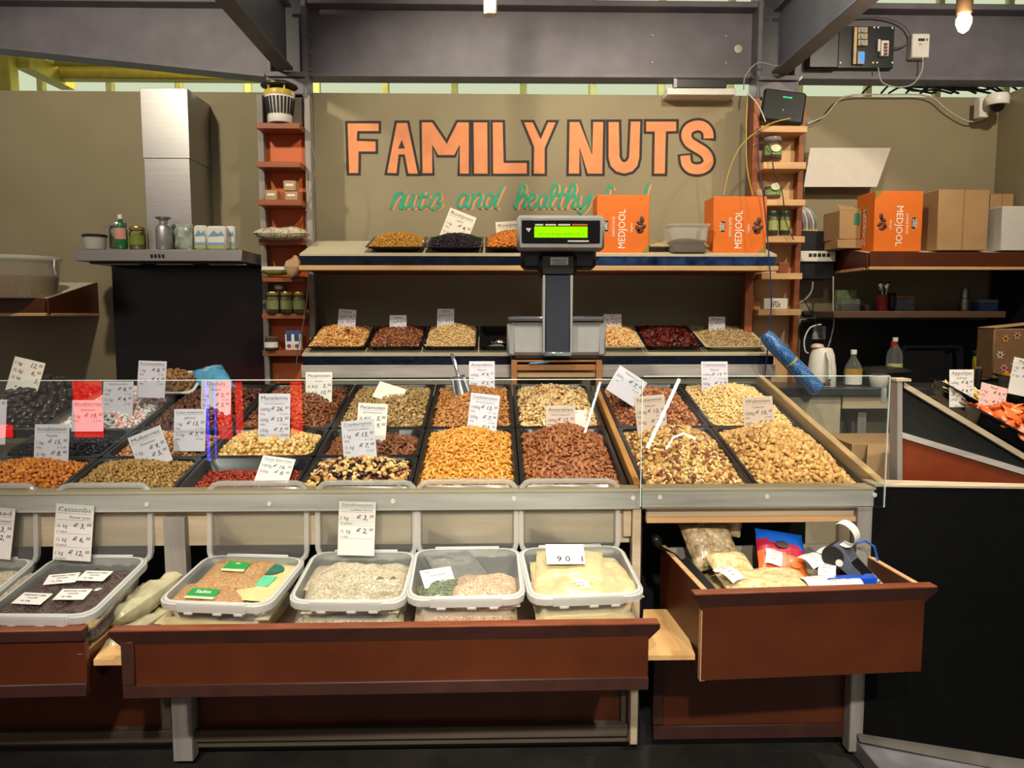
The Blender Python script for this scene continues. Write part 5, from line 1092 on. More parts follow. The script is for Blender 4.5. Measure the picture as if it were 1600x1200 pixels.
for x in (-.045, .045): m_ = MB(); m_.tube([(x, -.06, .17), (x, -.065, .2), (x, -.055, .215), (x, -.04, .225)], .006, 6); part('hanger', m_, M('yellow plastic', 'c9b23a', .4), t)
kraft = M('kraft carton', 'a58560', .7, var=.06)
for a, b, y1, y0, lab in ((414, 433, 297, 313, 'small kraft carton standing alone on the red rack'), (445, 465, 299, 313, 'lower small kraft carton on the red rack'), (443, 462, 282, 298, 'small kraft carton stacked on top in the red rack')):
    t, w_, h_ = crate('kraft_carton', lab, a, b, y1, y0, 4.60, .07, kraft, group='small kraft cartons'); f = MB(); f.box(-w_*.3, w_*.3, -.0015, 0, h_*.45, h_*.68); part('label', f, white, t)
t = thing('seed_bag', 'long clear bag of striped seeds on the red rack', 'bag', at(441, 375, 4.58)); part('bag_body', pillow(.31, .12, .075, 74, .3, 16), GRAIN('striped seeds', ['7d7362', 'b5a88e', 'd0c6ae', '5f564a'], 140, .4, 1, .3), t, sharp=80).location = (0, 0, .035)
t = thing('snack_bag', 'flat yellow green packet on the red rack', 'packet', at(432, 432, 4.60)); part('packet_film', pillow(.16, .1, .05, 75, .4), M('yellow green film', '8f9a3a', .3, var=.3, coat=.3), t, sharp=80).location = (0, 0, .03)
f = MB(); f.box(-.07, .07, -.054, -.05, .035, .055); part('white_strip', f, white, t)
t = thing('paper_bag', 'crumpled brown paper bag at the shelf end', 'bag', at(459, 432, 4.56)); part('bag_body', pillow(.09, .07, .12, 76, .9), kraft, t, sharp=20).location = (0, 0, .055)
jar('storage_jar', 'empty glass jar behind the green pickle jars', 438, 489, 446, 18, 4.70, M('pale jar contents', '9a9a86', .5), lidsil, fillh=.2)
for a, lab in ((427, 'jar of green pickles on the outer side of the rack'), (449, 'middle jar of green pickles in the rack'), (469, 'jar of green pickles nearest the shelf post')):
    jar('pickle_jar', lab, a, 490, 457, 20, 4.60, M('green pickles', '7d7f2c', .3, var=.45, scale=60), lidgold, M('faded green label', '7a8050', .5), group='green pickle jars')
jar('jam_jar', 'brown jam jar with a white label', 425, 547, 526, 22, 4.60, M('brown jam', '5a2c18', .3), lidgold, white)
for a, lab in ((452, 'small white drink carton beside the jam jar'), (464, 'small white drink carton with a blue top')):
    t, w_, h_ = crate('drink_carton', lab, a-6, a+6, 522, 547, 4.60, .04, pack_w, 'carton', group='small drink cartons')
    f = MB(); f.prism([(-w_/2, 0, h_), (w_/2, 0, h_), (w_/2, .02, h_+.02), (-w_/2, .02, h_+.02)], (0, .003, 0)); f.box(-w_*.3, w_*.3, -.001, 0, h_*.55, h_); part('blue_top', f, M('blue carton print', '2a3f7a', .5), t)
    f = MB(); f.lathe([(w_*.28, 0), (w_*.28, .001)], 10, M=Matrix.Translation((0, -.0005, h_*.25)) @ Matrix.Rotation(R(90), 4, 'X')); part('berry_print', f, M('berry print', '8a3a58', .5), t)
f = MB(); f.tube([at(x, y, 4.56) for x, y in smooth([(487, 225), (493, 262), (478, 330), (490, 300), (478, 340), (482, 420), (478, 480), (466, 545), (463, 570)], 3)], .0025, 5); single('thin_cable', f, M('grey cable', '6a655e', .5), 'thin grey cable dangling along the red rack', 'cable', at(463, 570, 4.56), w=True)
# ---------------------------------------------------------------- date boxes
dbox = M('orange printed carton', 'd56a14', .5, var=.03); dnut = M('date picture brown', '5a2a18', .5, var=.4, scale=80)
def date_box(label, pl, pr, pyt, pyb, Y, dep, flip, rz=0):
    t, w, h = crate('date_box', label, pl, pr, pyt, pyb, Y, dep, dbox, rz=rz, group='orange date cartons')
    s = -1 if flip else 1; f = MB(); S = w
    def tx(mb, st, x, z, size, width, bold=.01):
        g = MB(); put_text(g, st, 0, 0, size, 'c', bold, 0, 0, width); a = R(90) if not flip else R(-90)
        mb.add([(x+p[0]*math.cos(a)-p[2]*math.sin(a), -.0012, z+p[0]*math.sin(a)+p[2]*math.cos(a)) for p in g.v], g.f)
    X = (lambda u: (u-.5)*w*s)
    tx(f, 'MEDJOOL', X(.54), h*(.42 if not flip else .42), .135*w/.7, h*.66, .0); tx(f, 'CHOICE DATES', X(.34), h*.46, .05*w/.7, h*.34, 0); part('lettering', f, WHT, t)
    f = MB(); 
    f.tube([(X(.66)+.018*w*math.sin(j*1.9)*(1 if j % 3 else .3), -.001, h*(.36+.018*j)) for j in range(10)], .0022, 4); f.tube([(X(.69), -.001, h*.42), (X(.69), -.001, h*.43)], .0025, 4); part('arabic_script', f, WHT, t)
    f = MB(); f.box(X(.17)-.045*w, X(.17)+.045*w, -.0012, 0, h*.38, h*.56); k_ = part('brand_mark', f, black, t)
    f = MB(); tx(f, 'medjoul', X(.155), h*.47, .05*w/.7, h*.15); tx(f, 'plaza', X(.20), h*.47, .05*w/.7, h*.12); f.v = [(x, y-.0006, z) for x, y, z in f.v]; part('brand_lettering', f, WHT, k_)
    f = MB()
    for x, z, a in ((.82, .52, 20), (.88, .45, -40), (.78, .43, 60), (.86, .58, 80), (.83, .38, -10)): f.lathe([(.0, 0), (.055*w, .0004), (.05*w, .0012)], 10, M=Matrix.Translation((X(x), 0, h*z)) @ Matrix.Rotation(R(a), 4, 'Y') @ Matrix.Rotation(R(90), 4, 'X'), sx=1.3, sy=.8)
    part('date_picture', f, dnut, t)
    f = MB(); c_ = .17*w; x0 = w/2*s; f.prism([(x0, -.0012, 0 if not flip else h), (x0-c_*s, -.0012, 0 if not flip else h), (x0, -.0012, c_ if not flip else h-c_)], (0, .001, 0)); part('olive_corner', f, M('olive corner print', '8a7a3a', .5), t)
    return t, w, h
zdk = lambda Y, z0, z1: z0+(z1-z0)*(Y-YS)/(4.80-YS)
date_box('orange date carton half behind the scale display', 932, 1014, 304, 396, 4.40, .20, False)
date_box('orange date carton at the shelf end by the plywood rack', 1113, 1197, 306, 396, 4.40, .20, False)
t, w, h = date_box('orange date carton standing on the red shelf', 1363, 1440, 297, 393, 4.46, .22, True)
f = MB(); g = MB(); put_text(g, 'MEDJOOL', 0, 0, .05, 'c', .01, 0, 0, h*.62); f.add([(-w/2-.0012, .10+p[2], h*.42-p[0]) for p in g.v], g.f); part('side_lettering', f, WHT, t)
k = K(4.45); t = thing('nut_tub', 'clear plastic tub with brown nuts between the two date cartons', 'tub', at(1071, 396, 4.44))
a, b = 29*k, .09; f = MB(); f.loops([rrect(-a*.9, a*.9, -b*.9, b*.9, .02, .0), rrect(-a*.92, a*.92, -b*.92, b*.92, .02, .003), rrect(-a*1.02, a*1.02, -b, b, .02, .145), rrect(-a*1.1, a*1.1, -b*1.06, b*1.06, .02, .147), rrect(-a*1.1, a*1.1, -b*1.06, b*1.06, .02, .158), rrect(-a*1.02, a*1.02, -b, b, .02, .16)], cap0=True); part('tub_body', f, CLEAR('cloudy tub film', 'eceeea', .15, 1.45, .28), t)
fill(WM[t] @ Matrix.Translation((0, 0, .005)), a*1.75, b*1.7, .055, .015, [('hazelnut', 1), ('mixed_peanut', 1)], .015, 0, '', 'inside the clear tub on the upper shelf', 'brown nuts', 'nut', '', heapname='tub_nut_heap')
f = MB(); f.box(-a*.86, a*.86, -b*.85, b*.85, .004, .052, .01); part('contents', f, NUTS['hazelnut'][0], t)
f = MB(); q = at(1107, 368, 4.58); f.lathe([(.07, 0), (.075, .004), (.075, .012), (.06, .016)], 20, M=Matrix.Translation(q) @ Matrix.Rotation(R(86), 4, 'X')); single('black_plate', f, blackp, 'black round plate leaning behind the end date carton', 'plate', q, w=True)
f = MB(); f.box(XP(1010, 4.5, 390), XP(1100, 4.5, 390), .05, .3, .032, .036, M=SU); single('serving_board', f, M('tan paper liner', 'b5a584', .5), 'flat tan paper liner under the nut tub', 'liner')
# ---------------------------------------------------------------- ladles and scoops
def ladle(label, px, py, Y, rr, rot, hl):
    t = thing('steel_ladle', label, 'scoop', at(px, py, Y), rot)
    f = MB(); pr = [(rr*math.sin(a), -rr*math.cos(a)) for a in [i*math.pi/18 for i in range(0, 11)]]; f.lathe(pr + [(p[0]*.96, p[1]) for p in pr[::-1]], 22, cap=False); part('bowl', f, chrome, t)
    f = MB(); f.tube([(rr*.6, 0, 0), (rr*1.0, 0, .03), (rr*1.1, 0, hl)], [.012, .013, .014], 10); part('handle', f, chrome, t)
ladle('round steel ladle lying in the roasted nut tray', 527, 535, 4.46, .065, (R(35), R(-20), R(60)), .06)
ladle('round steel scoop lying in the empty tray', 780, 540, 4.50, .055, (R(150), R(10), R(20)), .05)
t = thing('clear_bag', 'crumpled clear bag in the empty tray by the scale', 'bag', at(776, 548, 4.44)); part('bag_body', pillow(.10, .08, .03, 77, .9), CLEAR('crinkled film', 'eef0f0', .1, 1.45, .3, bump=1), t, sharp=30).location = (0, 0, .02)
x, v = PS(722, 612, .06); q = SLAB @ Vector((x, v, .05))
t = thing('hand_scoop', 'long handled steel scoop stuck in the natural almonds', 'scoop', q, (R(-18), R(-14), R(0)))
f = MB(); n = 10
f.grid(lambda u, vv: (.040*math.sin((u-.5)*3.6)*(1-.25*vv), .028*math.cos((u-.5)*3.6)-.01, -.04+.12*vv), 12, 4); f.grid(lambda u, vv: ((u-.5)*.06*(.2+vv), .018-.012*vv, .08+.006*(1-vv)), 4, 2); part('scoop_bowl', f, chrome, t, sharp=80)
f = MB(); f.tube([(0, .012, .075), (0, .012, .10), (-.002, .012, .16), (-.006, .012, .185)], [.008, .007, .009, .006], 8); part('handle', f, chrome, t)
# blue sweet bag with dusted almonds behind the sugared almonds
x, v = PS(235, 640, .02); Mx = SLAB @ Matrix.Translation((x-.02, 1.02, .045))
fill(Mx @ Matrix.Rotation(R(12), 4, 'X'), .17, .13, .0, .05, [('rock_almond', 1)], .021, 60, 'cocoa dusted almond', 'in the white tray by the blue bag', 'cocoa dusted almonds', 'sweet', 'cocoa dusted almonds')
o = bpy.data.objects.new('display_tray', pan(.24, .2, .03).mesh('display_tray', whitep)); C.objects.link(o); o.matrix_world = Mx @ Matrix.Rotation(R(12), 4, 'X') @ Matrix.Translation((0, 0, .004)); tag_(o, 'small white tray of cocoa dusted almonds by the blue bag', 'tray')
t = thing('blue_bag', 'blue and clear plastic bag beside the dusted almonds', 'bag', Mx @ Vector((.17, .02, .01)), (R(24), R(-12), R(30))); part('bag_body', pillow(.13, .22, .05, 78, .6), M('light blue film', '4f9fc8', .2, var=.2, coat=.5), t, sharp=60)
# ---------------------------------------------------------------- scale
YC = 3.95; k = K(YC, 500); sc = thing('shop_scale', 'grey shop scale with a green lit display on a tall column', 'scale', at(870, 562, YC))
def SB(name, pl, pr, y1, y0, dy, dep, mat, b=.008, lab=None):
    f = MB(); PB(f, pl, pr, y1, y0, YC+dy, dep, b); return part(name, f, mat, sc, True, lab)
silver = M('silver scale housing', 'b2b3b1', .32, .3, var=.04)
SB('foot', 803, 940, 546, 562, .03, .3, blackp)
SB('housing', 796, 945, 503, 556, .0, .34, silver, .02)
SB('side_trim', 793, 806, 505, 556, -.004, .3, greyp, .01); SB('side_trim', 934, 947, 505, 556, -.004, .3, greyp, .01)
SB('pan', 794, 944, 494, 501, -.02, .38, chrome, .006)
SB('column', 851, 892, 428, 556, -.06, .10, M('dark blue grey column', '262c3a', .35), .008)
SB('column_edge', 848, 852, 430, 553, -.064, .09, silver, .003); SB('column_edge', 891, 895, 430, 553, -.064, .09, silver, .003)
SB('column_foot', 849, 894, 550, 557, -.07, .1, chrome, .004)
SB('neck', 842, 902, 394, 434, -.065, .12, blackp, .02)
SB('display_back', 814, 932, 386, 421, -.03, .10, blackp, .02)
SB('display_bezel', 808, 945, 336, 391, -.12, .10, greyp, .014)
SB('display_face', 815, 938, 344, 380, -.124, .02, M('black display face', '0b0c0e', .15), .004)
dsp = SB('display_screen', 835, 918, 354, 371, -.127, .01, EMIT('lit green screen', '7fe000', 1.0), .001)
f = MB(); q = at(877, 368.5, YC-.1285); put_text(f, 'WELKOM BIJ FAMILY NUT', q.x, q.z, .022, 'c', 0, 0, q.y, 70*k); part('screen_text', f, M('dark screen text', '1c3a10', .6), dsp, True)
for a, b, c_ in ((836, 849, white), (852, 869, white), (872, 891, white), (894, 918, M('orange key print', 'c86a2a', .5))):
    SB('display_mark', a, b, 350, 352.5, -.126, .006, c_, 0)
SB('display_mark', 887, 920, 375.5, 378, -.126, .006, white, 0)
f = MB(); c_ = at(826, 359, YC-.126); f.prism([c_+Vector((-.014, 0, .008)), c_+Vector((.014, 0, .008)), c_+Vector((0, 0, -.012))], (0, .002, 0)); part('triangle_mark', f, white, sc, True)
kk = SB('service_label', 860, 888, 402, 414, -.068, .004, white, 0)
f = MB()
for y_, w_ in ((406, 23), (409, 20), (412, 22)): PB(f, 874-w_/2, 874+w_/2, y_-.6, y_+.6, YC-.0692, .001)
part('label_print', f, M('grey print', '77757a', .7), kk, True)
st = thing('scale_stand', 'wooden stand carrying the shop scale', 'stand', at(868, 620, YC))
def SS(name, pl, pr, y1, y0, dy, dep, mat): f = MB(); PB(f, pl, pr, y1, y0, YC+dy, dep, .003); part(name, f, mat, st, True)
pine = WOOD('brown pine', '7a4f28', 'a87240', 0, .5, '8f5f33')
for a in (799, 931): SS('leg', a, a+9, 563, 760, -.03, .04, pine); SS('leg', a, a+9, 563, 760, .30, .04, pine)
SS('rail', 808, 931, 570, 579, -.028, .03, pine); SS('shelf_board', 808, 931, 582, 590, .0, .3, plyx); SS('top_board', 800, 940, 563, 566, -.01, .34, pine)
f = MB(); q = at(842, 568, YC-.02); f.lathe([(.005, -.05), (.006, -.04), (.006, .04), (.002, .055)], 8, M=Matrix.Translation(q+Vector((0, -.012, .004))) @ Matrix.Rotation(R(85), 4, 'Y')); single('blue_pen', f, M('blue pen plastic', '3a6f9c', .3), 'blue pen lying on the scale stand', 'pen', q, w=True)
# ---------------------------------------------------------------- plywood rack goods, router and cables
t = thing('router', 'black router leaning on top of the plywood rack', 'router', at(1221, 190, 4.63), (R(-12), R(9), R(-8)))
f = MB(); f.box(-.125, .125, 0, .04, 0, .20, .012); part('router_body', f, M('black router plastic', '1a1c1e', .4), t)
f = MB(); f.box(-.123, .123, -.001, .002, .045, .047); part('seam', f, black, t)
f = MB()
for i in range(4): f.box(-.01+i*.014, -.002+i*.014, -.001, .002, .150, .158)
part('indicator', f, EMIT('green indicator', '2fd070', 1.5), t)
f = MB(); f.prism([(-.006, -.001, .07), (.006, -.001, .07), (0, -.001, .08)], (0, .002, 0)); part('mark', f, greyp, t)
def spice(label, px, pyb, pyt, w_):
    t = jar('spice_tub', label, px, pyb, pyt, w_, 4.63, M('brown spice', '8f5a3a', .6), CLEAR('clear tub lid', 'eeeeee', .1, 1.45, .3), M('green oval label', '7a9a5c', .5), fillh=.7, cat='tub')
    f = MB(); f.lathe([(.03, 0), (.03, .001)], 14, M=Matrix.Translation((.0, -.062, .06)) @ Matrix.Rotation(R(90), 4, 'X'), sy=.7); part('badge', f, M('pale green badge', 'c6cfa8', .5), t)
spice('clear spice tub with a green oval label below the router', 1206, 251, 217, 28); spice('clear spice tub of brown powder on the plywood rack', 1206, 310, 290, 26)
for px, lab in ((1207, 'small green labelled jar next to the date carton'), (1225, 'small green labelled jar at the rack edge')):
    jar('spice_jar', lab, px, 368, 331, 16, 4.62, M('green herb', '7f8a52', .6), M('dark green lid', '123a30', .4), M('lime label', 'a5b06a', .5), group='small green jars')
crate('wood_block', 'small dark wooden block on the plywood rack', 1217, 1232, 410, 426, 4.60, .05, redwood, 'block')
t, w_, h_ = crate('white_carton', 'small white carton with black print on the plywood rack', 1193, 1231, 466, 483, 4.60, .06, pack_w); f = MB()
for i in range(14): f.box(-.03+.012*(i % 5)+.002*(i % 3), -.022+.012*(i % 5), -.001, .0, .012+.013*(i//5), .021+.013*(i//5))
part('print', f, ink, t)
def cable(label, pts, rr, col, name='cable', Y=None, group=None):
    p = [at(*((q[0], q[1], q[2] if len(q) > 2 else Y))) for q in smooth([(a[0], a[1], (a[2] if len(a) > 2 else Y)) for a in pts], 4)]
    f = MB(); f.tube(p, rr, 6); single(name, f, M('cable '+col, col, .45, var=.03), label, 'cable', p[-1], w=True, sharp=80, group=group)
cable('yellow network cable looping down to the end date carton', [(1168, 148), (1166, 200), (1167, 260), (1176, 305)], .004, 'b59a3a', Y=4.64)
cable('yellow network cable bowing left from the router', [(1235, 185), (1200, 195), (1160, 225), (1140, 265), (1131, 305)], .004, 'a8902f', Y=4.56)
cable('white cable dropping from the girder to the router', [(1168, 145), (1185, 165), (1196, 190)], .004, 'c2bfb8', Y=4.6)
cable('pale cable curling over the cross beam', [(1290, 15, 4.2), (1262, 55, 4.4), (1238, 92, 4.6), (1215, 103, 4.65), (1185, 98, 4.7), (1165, 118, 4.72), (1162, 140, 4.72)], .004, '8f8d88')
cable('dark blue cable hanging down the plywood rack', [(1184, 200), (1186, 260), (1192, 300), (1200, 380), (1205, 470), (1200, 540), (1192, 610)], .0035, '2a3a6a', Y=4.30)
cable('thin black cable winding down the plywood rack', [(1186, 205), (1205, 235), (1209, 265), (1222, 300), (1228, 345), (1240, 375)], .003, '1a1a1c', Y=4.55)
cable('white cable sagging along the wall to the dome camera', [(1262, 193), (1290, 180), (1320, 151), (1390, 148), (1450, 150), (1480, 172), (1510, 189), (1530, 188), (1541, 183)], .005, 'b8b4aa', Y=4.90)
cable('white cable drooping below the socket board', [(1372, 106), (1378, 128), (1400, 136), (1425, 132), (1440, 112), (1442, 90)], .004, 'b8b4aa', Y=4.84)
cable('grey cable looping over the socket board', [(1300, 30), (1370, 27), (1410, 38), (1424, 60), (1412, 72), (1398, 75)], .005, '5a5654', Y=4.86)
rr_ = random.Random(5)
for i in range(9):
    a = 1345+rr_.uniform(0, 150); cable(['black cable in the tangle above the wall', 'dark cable coiled on the wall edge', 'dull black cable lying on the wall top'][i % 3], [(a, 146), (a+20, 128+rr_.uniform(0, 8)), (a+50, 136+rr_.uniform(-6, 6)), (a+85, 130+rr_.uniform(0, 12)), (a+110, 146)], .007, '1d1c1c', Y=5.0+.02*i, group='cable tangle')
# set-top box on a white carton
crate('flat_carton', 'flat white carton on the wall edge under the recorder', 1042, 1150, 137, 148, 4.81, .19, pack_w)
t, w_, h_ = crate('recorder', 'flat dark recorder lying on the white carton', 1052, 1136, 123, 137, 4.80, .035, blackp, 'recorder'); f = MB(); f.box(-w_/2, -w_/2+.02, -.002, 0, 0, h_); part('silver_end', f, greyp, t)
# socket board, meter, camera, bulb
t = thing('socket_board', 'black board with sockets and a red breaker on the girder', 'panel', at(1330, 106, 4.86))
def EB(name, a, b, y1, y0, dy, dep, mat, bb=.002): f = MB(); PB(f, a, b, y1, y0, 4.86+dy, dep, bb); return part(name, f, mat, t, True)
EB('cover', 1264, 1312, 43, 107, -.02, .05, blackp, .01); EB('board', 1308, 1397, 41, 107, 0, .03, M('black bakelite', '0f1214', .3), .004)
EB('terminal_rail', 1334, 1339, 42, 100, -.02, .02, M('cream plastic', 'c8b088', .5)); 
for i in range(3):
    s_ = EB('socket', 1341, 1356, 42+10*i, 51+10*i, -.025, .025, M('cream socket', 'bda981', .45)); f = MB(); q = at(1348.5, 46.5+10*i, 4.832); f.lathe([(.016, 0), (.016, .003), (.011, .003), (.010, .001)], 12, M=Matrix.Translation(q) @ Matrix.Rotation(R(90), 4, 'X')); part('socket_ring', f, greyp, s_, True)
s_ = EB('meter', 1340, 1351, 80, 100, -.025, .025, greyp); f = MB(); PB(f, 1344, 1351, 83, 96, 4.832, .004); part('meter_screen', f, EMIT('blue lit screen', '3a78e0', 1.2), s_, True)
s_ = EB('breaker', 1377, 1389, 63, 87, -.03, .03, whitep)
for i in range(4): f = MB(); PB(f, 1382, 1387, 67+5*i, 70.5+5*i, 4.822, .01); part('breaker_switch', f, M('dark red switch', '7a1f1c', .4), s_, True)
EB('strip', 1372, 1376, 61, 80, -.02, .02, whitep)
for a, b in ((1313, 44), (1394, 44), (1313, 98), (1394, 98), (1366, 43), (1372, 43), (1364, 98), (1370, 98)): f = MB(); f.lathe([(.006, 0), (.006, .003)], 8, M=Matrix.Translation(at(a, b, 4.858)) @ Matrix.Rotation(R(90), 4, 'X')); part('screw', f, whitep, t, True)
t = thing('wall_meter', 'white wall controller with a small dark display', 'controller', at(1439, 90, 4.86))
f = MB(); PB(f, 1425, 1453, 52, 90, 4.84, .06, .006); part('case', f, whitep, t, True); f = MB(); PB(f, 1435, 1445, 60, 64, 4.838, .004); part('display', f, black, t, True)
f = MB(); PB(f, 1447, 1450, 60, 63.5, 4.838, .004); part('button', f, M('green button', '3a7a4a', .4), t, True); f = MB(); q = at(1438, 71, 4.838); put_text(f, '24', q.x, q.z, .02, 'c', 0, 0, q.y); part('print', f, M('grey print', '77757a', .7), t, True)
t = thing('dome_camera', 'white dome security camera on a wall bracket', 'camera', at(1555, 165, 4.88))
f = MB(); PB(f, 1531, 1546, 151, 183, 4.82, .06, .004); part('bracket', f, whitep, t, True)
q = at(1558, 162, 4.76); f = MB(); f.lathe([(.062, -.01), (.066, 0), (.066, .035), (.058, .055), (.02, .062)], 22, M=Matrix.Translation(q)); part('housing', f, whitep, t, True)
f = MB(); f.lathe([(.045*math.sin(a), -.012-.04*math.cos(a)) for a in (0.05, .5, 1.0, 1.5)], 18, M=Matrix.Translation(q)); part('dome', f, M('smoked dome', '0e0f10', .05), t, True)
t = thing('pendant_bulb', 'glowing warm bulb hanging in front of the girder', 'lamp', at(1505, 52, 3.4))
f = MB(); f.lathe([(.004, 0), (.02, .012), (.031, .04), (.031, .06), (.02, .08), (.016, .085)], 16); part('bulb', f, EMIT('warm glowing glass', 'ffcf8a', 9), t)
f = MB(); f.lathe([(.03, .082), (.032, .09), (.034, .16), (.012, .17)], 14); part('lamp_holder', f, M('brown lamp holder', '4a3a2c', .5), t)
f = MB(); f.tube([(0, 0, .16), (0, 0, .7)], .005, 6); part('cord', f, black, t)
pl = bpy.data.lights.new('bulb_light', 'POINT'); pl.energy = 7; pl.color = (1, .72, .42); pl.shadow_soft_size = .04; po = bpy.data.objects.new('bulb_light', pl); po.location = at(1505, 42, 3.36); C.objects.link(po)
# white board on the wall
f = MB(); f.prism([at(1266, 231, 4.90), at(1392, 231, 4.90), at(1370, 292, 4.84), at(1256, 292, 4.84)], (0, .004, 0))
single('white_board', f, M('white board sheet', 'c9c2b8', .6, var=.03), 'blank white board hanging askew on the right wall', 'board')
# ---------------------------------------------------------------- boxes on the right shelf
t, w_, h_ = crate('cardboard_box', 'small brown box with a green sticker on the red shelf', 1310, 1346, 328, 374, 4.60, .2, card_m, rz=4); f = MB(); f.box(w_*.15, w_*.42, -.0015, 0, h_*.5, h_*.9, .0004); part('sticker', f, M('green sticker', '2f7a5a', .5), t)
f = MB(); f.prism([(-w_/2, 0, h_), (w_/2, 0, h_), (w_/2+.01, .08, h_+.03), (-w_/2+.02, .08, h_+.04)], (0, 0, .003)); part('flap', f, card_m, t)
crate('cardboard_box', 'low brown box below the sticker box', 1308, 1350, 374, 388, 4.60, .2, card_m)
crate('cardboard_box', 'tall plain brown box next to the date carton', 1462, 1543, 294, 391, 4.46, .30, card_m, tape=M('box seam', '8f6f4a', .6))
crate('cardboard_box', 'brown box behind the white box on the red shelf', 1543, 1580, 301, 389, 4.72, .12, card_m, tape=M('box seam', '8f6f4a', .6))
crate('white_box', 'plain white box at the end of the red shelf', 1562, 1633, 321, 391, 4.46, .28, M('white carton board', 'c8c4c0', .6, var=.03))
# network cabinet beside the rack
t = thing('network_cabinet', 'black wall box with patch cables and a white switch', 'cabinet', at(1276, 436, 4.84))
def NB(name, a, b, y1, y0, dy, dep, mat, bb=.004): f = MB(); PB(f, a, b, y1, y0, 4.78+dy, dep, bb); return part(name, f, mat, t, True)
NB('upper_box', 1250, 1304, 361, 392, 0, .15, blackp); NB('lower_box', 1250, 1303, 408, 436, 0, .15, blackp)
s_ = NB('switch', 1250, 1306, 392, 409, -.02, .16, whitep)
for i in range(5): f = MB(); PB(f, 1264+7*i, 1269+7*i, 396, 401, 4.757, .004); part('port', f, black, s_, True)
for i in range(6):
    p = [at(*q) for q in smooth([(1250+5*i, 359, 4.80), (1250+5*i, 345, 4.78), (1247+4*i, 330, 4.78), (1240+3*i, 324, 4.82)], 4)]; f = MB(); f.tube(p, .009, 6); part('patch_cable', f, M('grey lilac cable', '8f8b96', .5) if i % 2 else M('white cable', 'c8c4ba', .5), t, True, sharp=80)
    f = MB(); f.lathe([(.010, 0), (.010, .05)], 8, M=Matrix.Translation(at(1250+5*i, 361, 4.80))); part('plug', f, M('cream plug', 'c2b48a', .5), t, True)
cable('white power cable dropping from the network cabinet', [(1302, 432), (1302, 480), (1303, 505), (1298, 530), (1293, 545)], .005, 'b5b2aa', Y=4.74)
cable('grey cable bending from the lower cabinet', [(1270, 440), (1268, 455), (1258, 468), (1246, 474)], .006, '8f8c86', Y=4.80)
cable('black cable slanting behind the white kettle', [(1252, 460), (1268, 490), (1280, 515), (1292, 545), (1304, 570), (1318, 640), (1330, 700)], .003, '141414', Y=4.5)
cable('white loop of cable around the kettle', [(1283, 507), (1266, 512), (1257, 530), (1258, 548), (1263, 552)], .005, 'c8c4bc', Y=4.62)
t = thing('wall_socket', 'white double wall socket behind the kettle', 'socket', at(1280, 528, 4.92)); f = MB(); PB(f, 1271, 1291, 509, 531, 4.90, .04, .005); part('plate', f, whitep, t, True)
for y in (515, 525): f = MB(); f.lathe([(.018, 0), (.018, .003), (.014, .003), (.012, .001)], 12, M=Matrix.Translation(at(1281, y, 4.898)) @ Matrix.Rotation(R(90), 4, 'X')); part('outlet', f, greyp, t, True)
t = thing('power_adapter', 'grey power strip with a dark adapter on the wall', 'adapter', at(1270, 500, 4.86)); f = MB(); PB(f, 1245, 1285, 490, 498, 4.82, .05, .004); part('strip', f, greyp, t, True); f = MB(); PB(f, 1255, 1274, 486, 495, 4.79, .04, .01); part('adapter_block', f, blackp, t, True)
# lower brown shelf
f = MB(); PB(f, 1303, 1572, 486, 497, 4.55, .39, .004); single('bracket_shelf', f, M('dark brown shelf', '5a4232', .5, var=.15, stretch=(1, 10, 10)), 'thin dark brown wall shelf with cups and tins', 'shelf')
YQ = 4.66
crate('tea_carton', 'green printed tea carton on the brown shelf', 1308, 1338, 453, 485, 4.80, .05, M('green tea print', '7a8a5a', .5, var=.3, scale=40), 'carton')
t, w_, h_ = crate('glass_box', 'clear box of tea bags before the green carton', 1314, 1344, 467, 486, YQ, .08, CLEAR('clear acrylic', 'e8ece8', .03, 1.5, .15), 'box'); f = MB(); f.box(-w_*.42, w_*.42, .01, .07, .005, h_*.6, .004); part('tea_bags', f, M('dull green tea bags', '5a6650', .6), t)
bottle('shot_glass', 'tiny glass on the brown shelf', 1355, 486, 475, 9, YQ, [(.7, 0), (.75, .05), (1, 1)], glassj, cat='glass')
t = bottle('red_tin', 'red tin holding spoons on the brown shelf', 1377, 486, 461, 18, YQ, [(.97, 0), (1, .02), (1, .98), (.95, 1)], M('red tin print', '9c2a22', .35, var=.25, scale=40), cat='tin')
for i, (a, b) in enumerate(((-.012, 8), (.008, -10))):
    sp = thing('spoon', ['steel spoon leaning out of the red tin', 'second steel spoon in the red tin'][i], 'spoon', at(1379+5*i, 462, YQ), (0, R(-b), 0)); f = MB(); f.tube([(0, 0, -.06), (0, 0, .03)], .003, 6); part('handle', f, chrome, sp); f = MB(); f.lathe([(.004, 0), (.016, .015), (.02, .035), (.014, .055), (.002, .064)], 12, (0, 0, .028), sy=.25); part('bowl', f, chrome, sp)
t = bottle('dark_mug', 'dark mug behind the red tin', 1392, 486, 458, 13, YQ+.06, [(.9, 0), (1, .05), (1, .97), (.92, 1)], M('dark glaze', '16181e', .2), cat='mug')
t, w_, h_ = crate('biscuit_tin', 'square printed tin with an orange lid on the brown shelf', 1400, 1429, 466, 486, YQ, .08, M('blue printed tin', '6a6f78', .4, var=.3, scale=40), 'tin'); f = MB(); f.box(-w_/2-.002, w_/2+.002, -.002, .082, h_, h_+.016, .003); part('lid', f, M('orange brown lid', 'a5693a', .4), t)
bottle('steel_shaker', 'slim steel shaker on the brown shelf', 1506, 486, 449, 14, YQ, [(.9, 0), (1, .03), (1, .5), (.8, .54), (.8, .9), (.5, 1)], inox, cat='shaker')
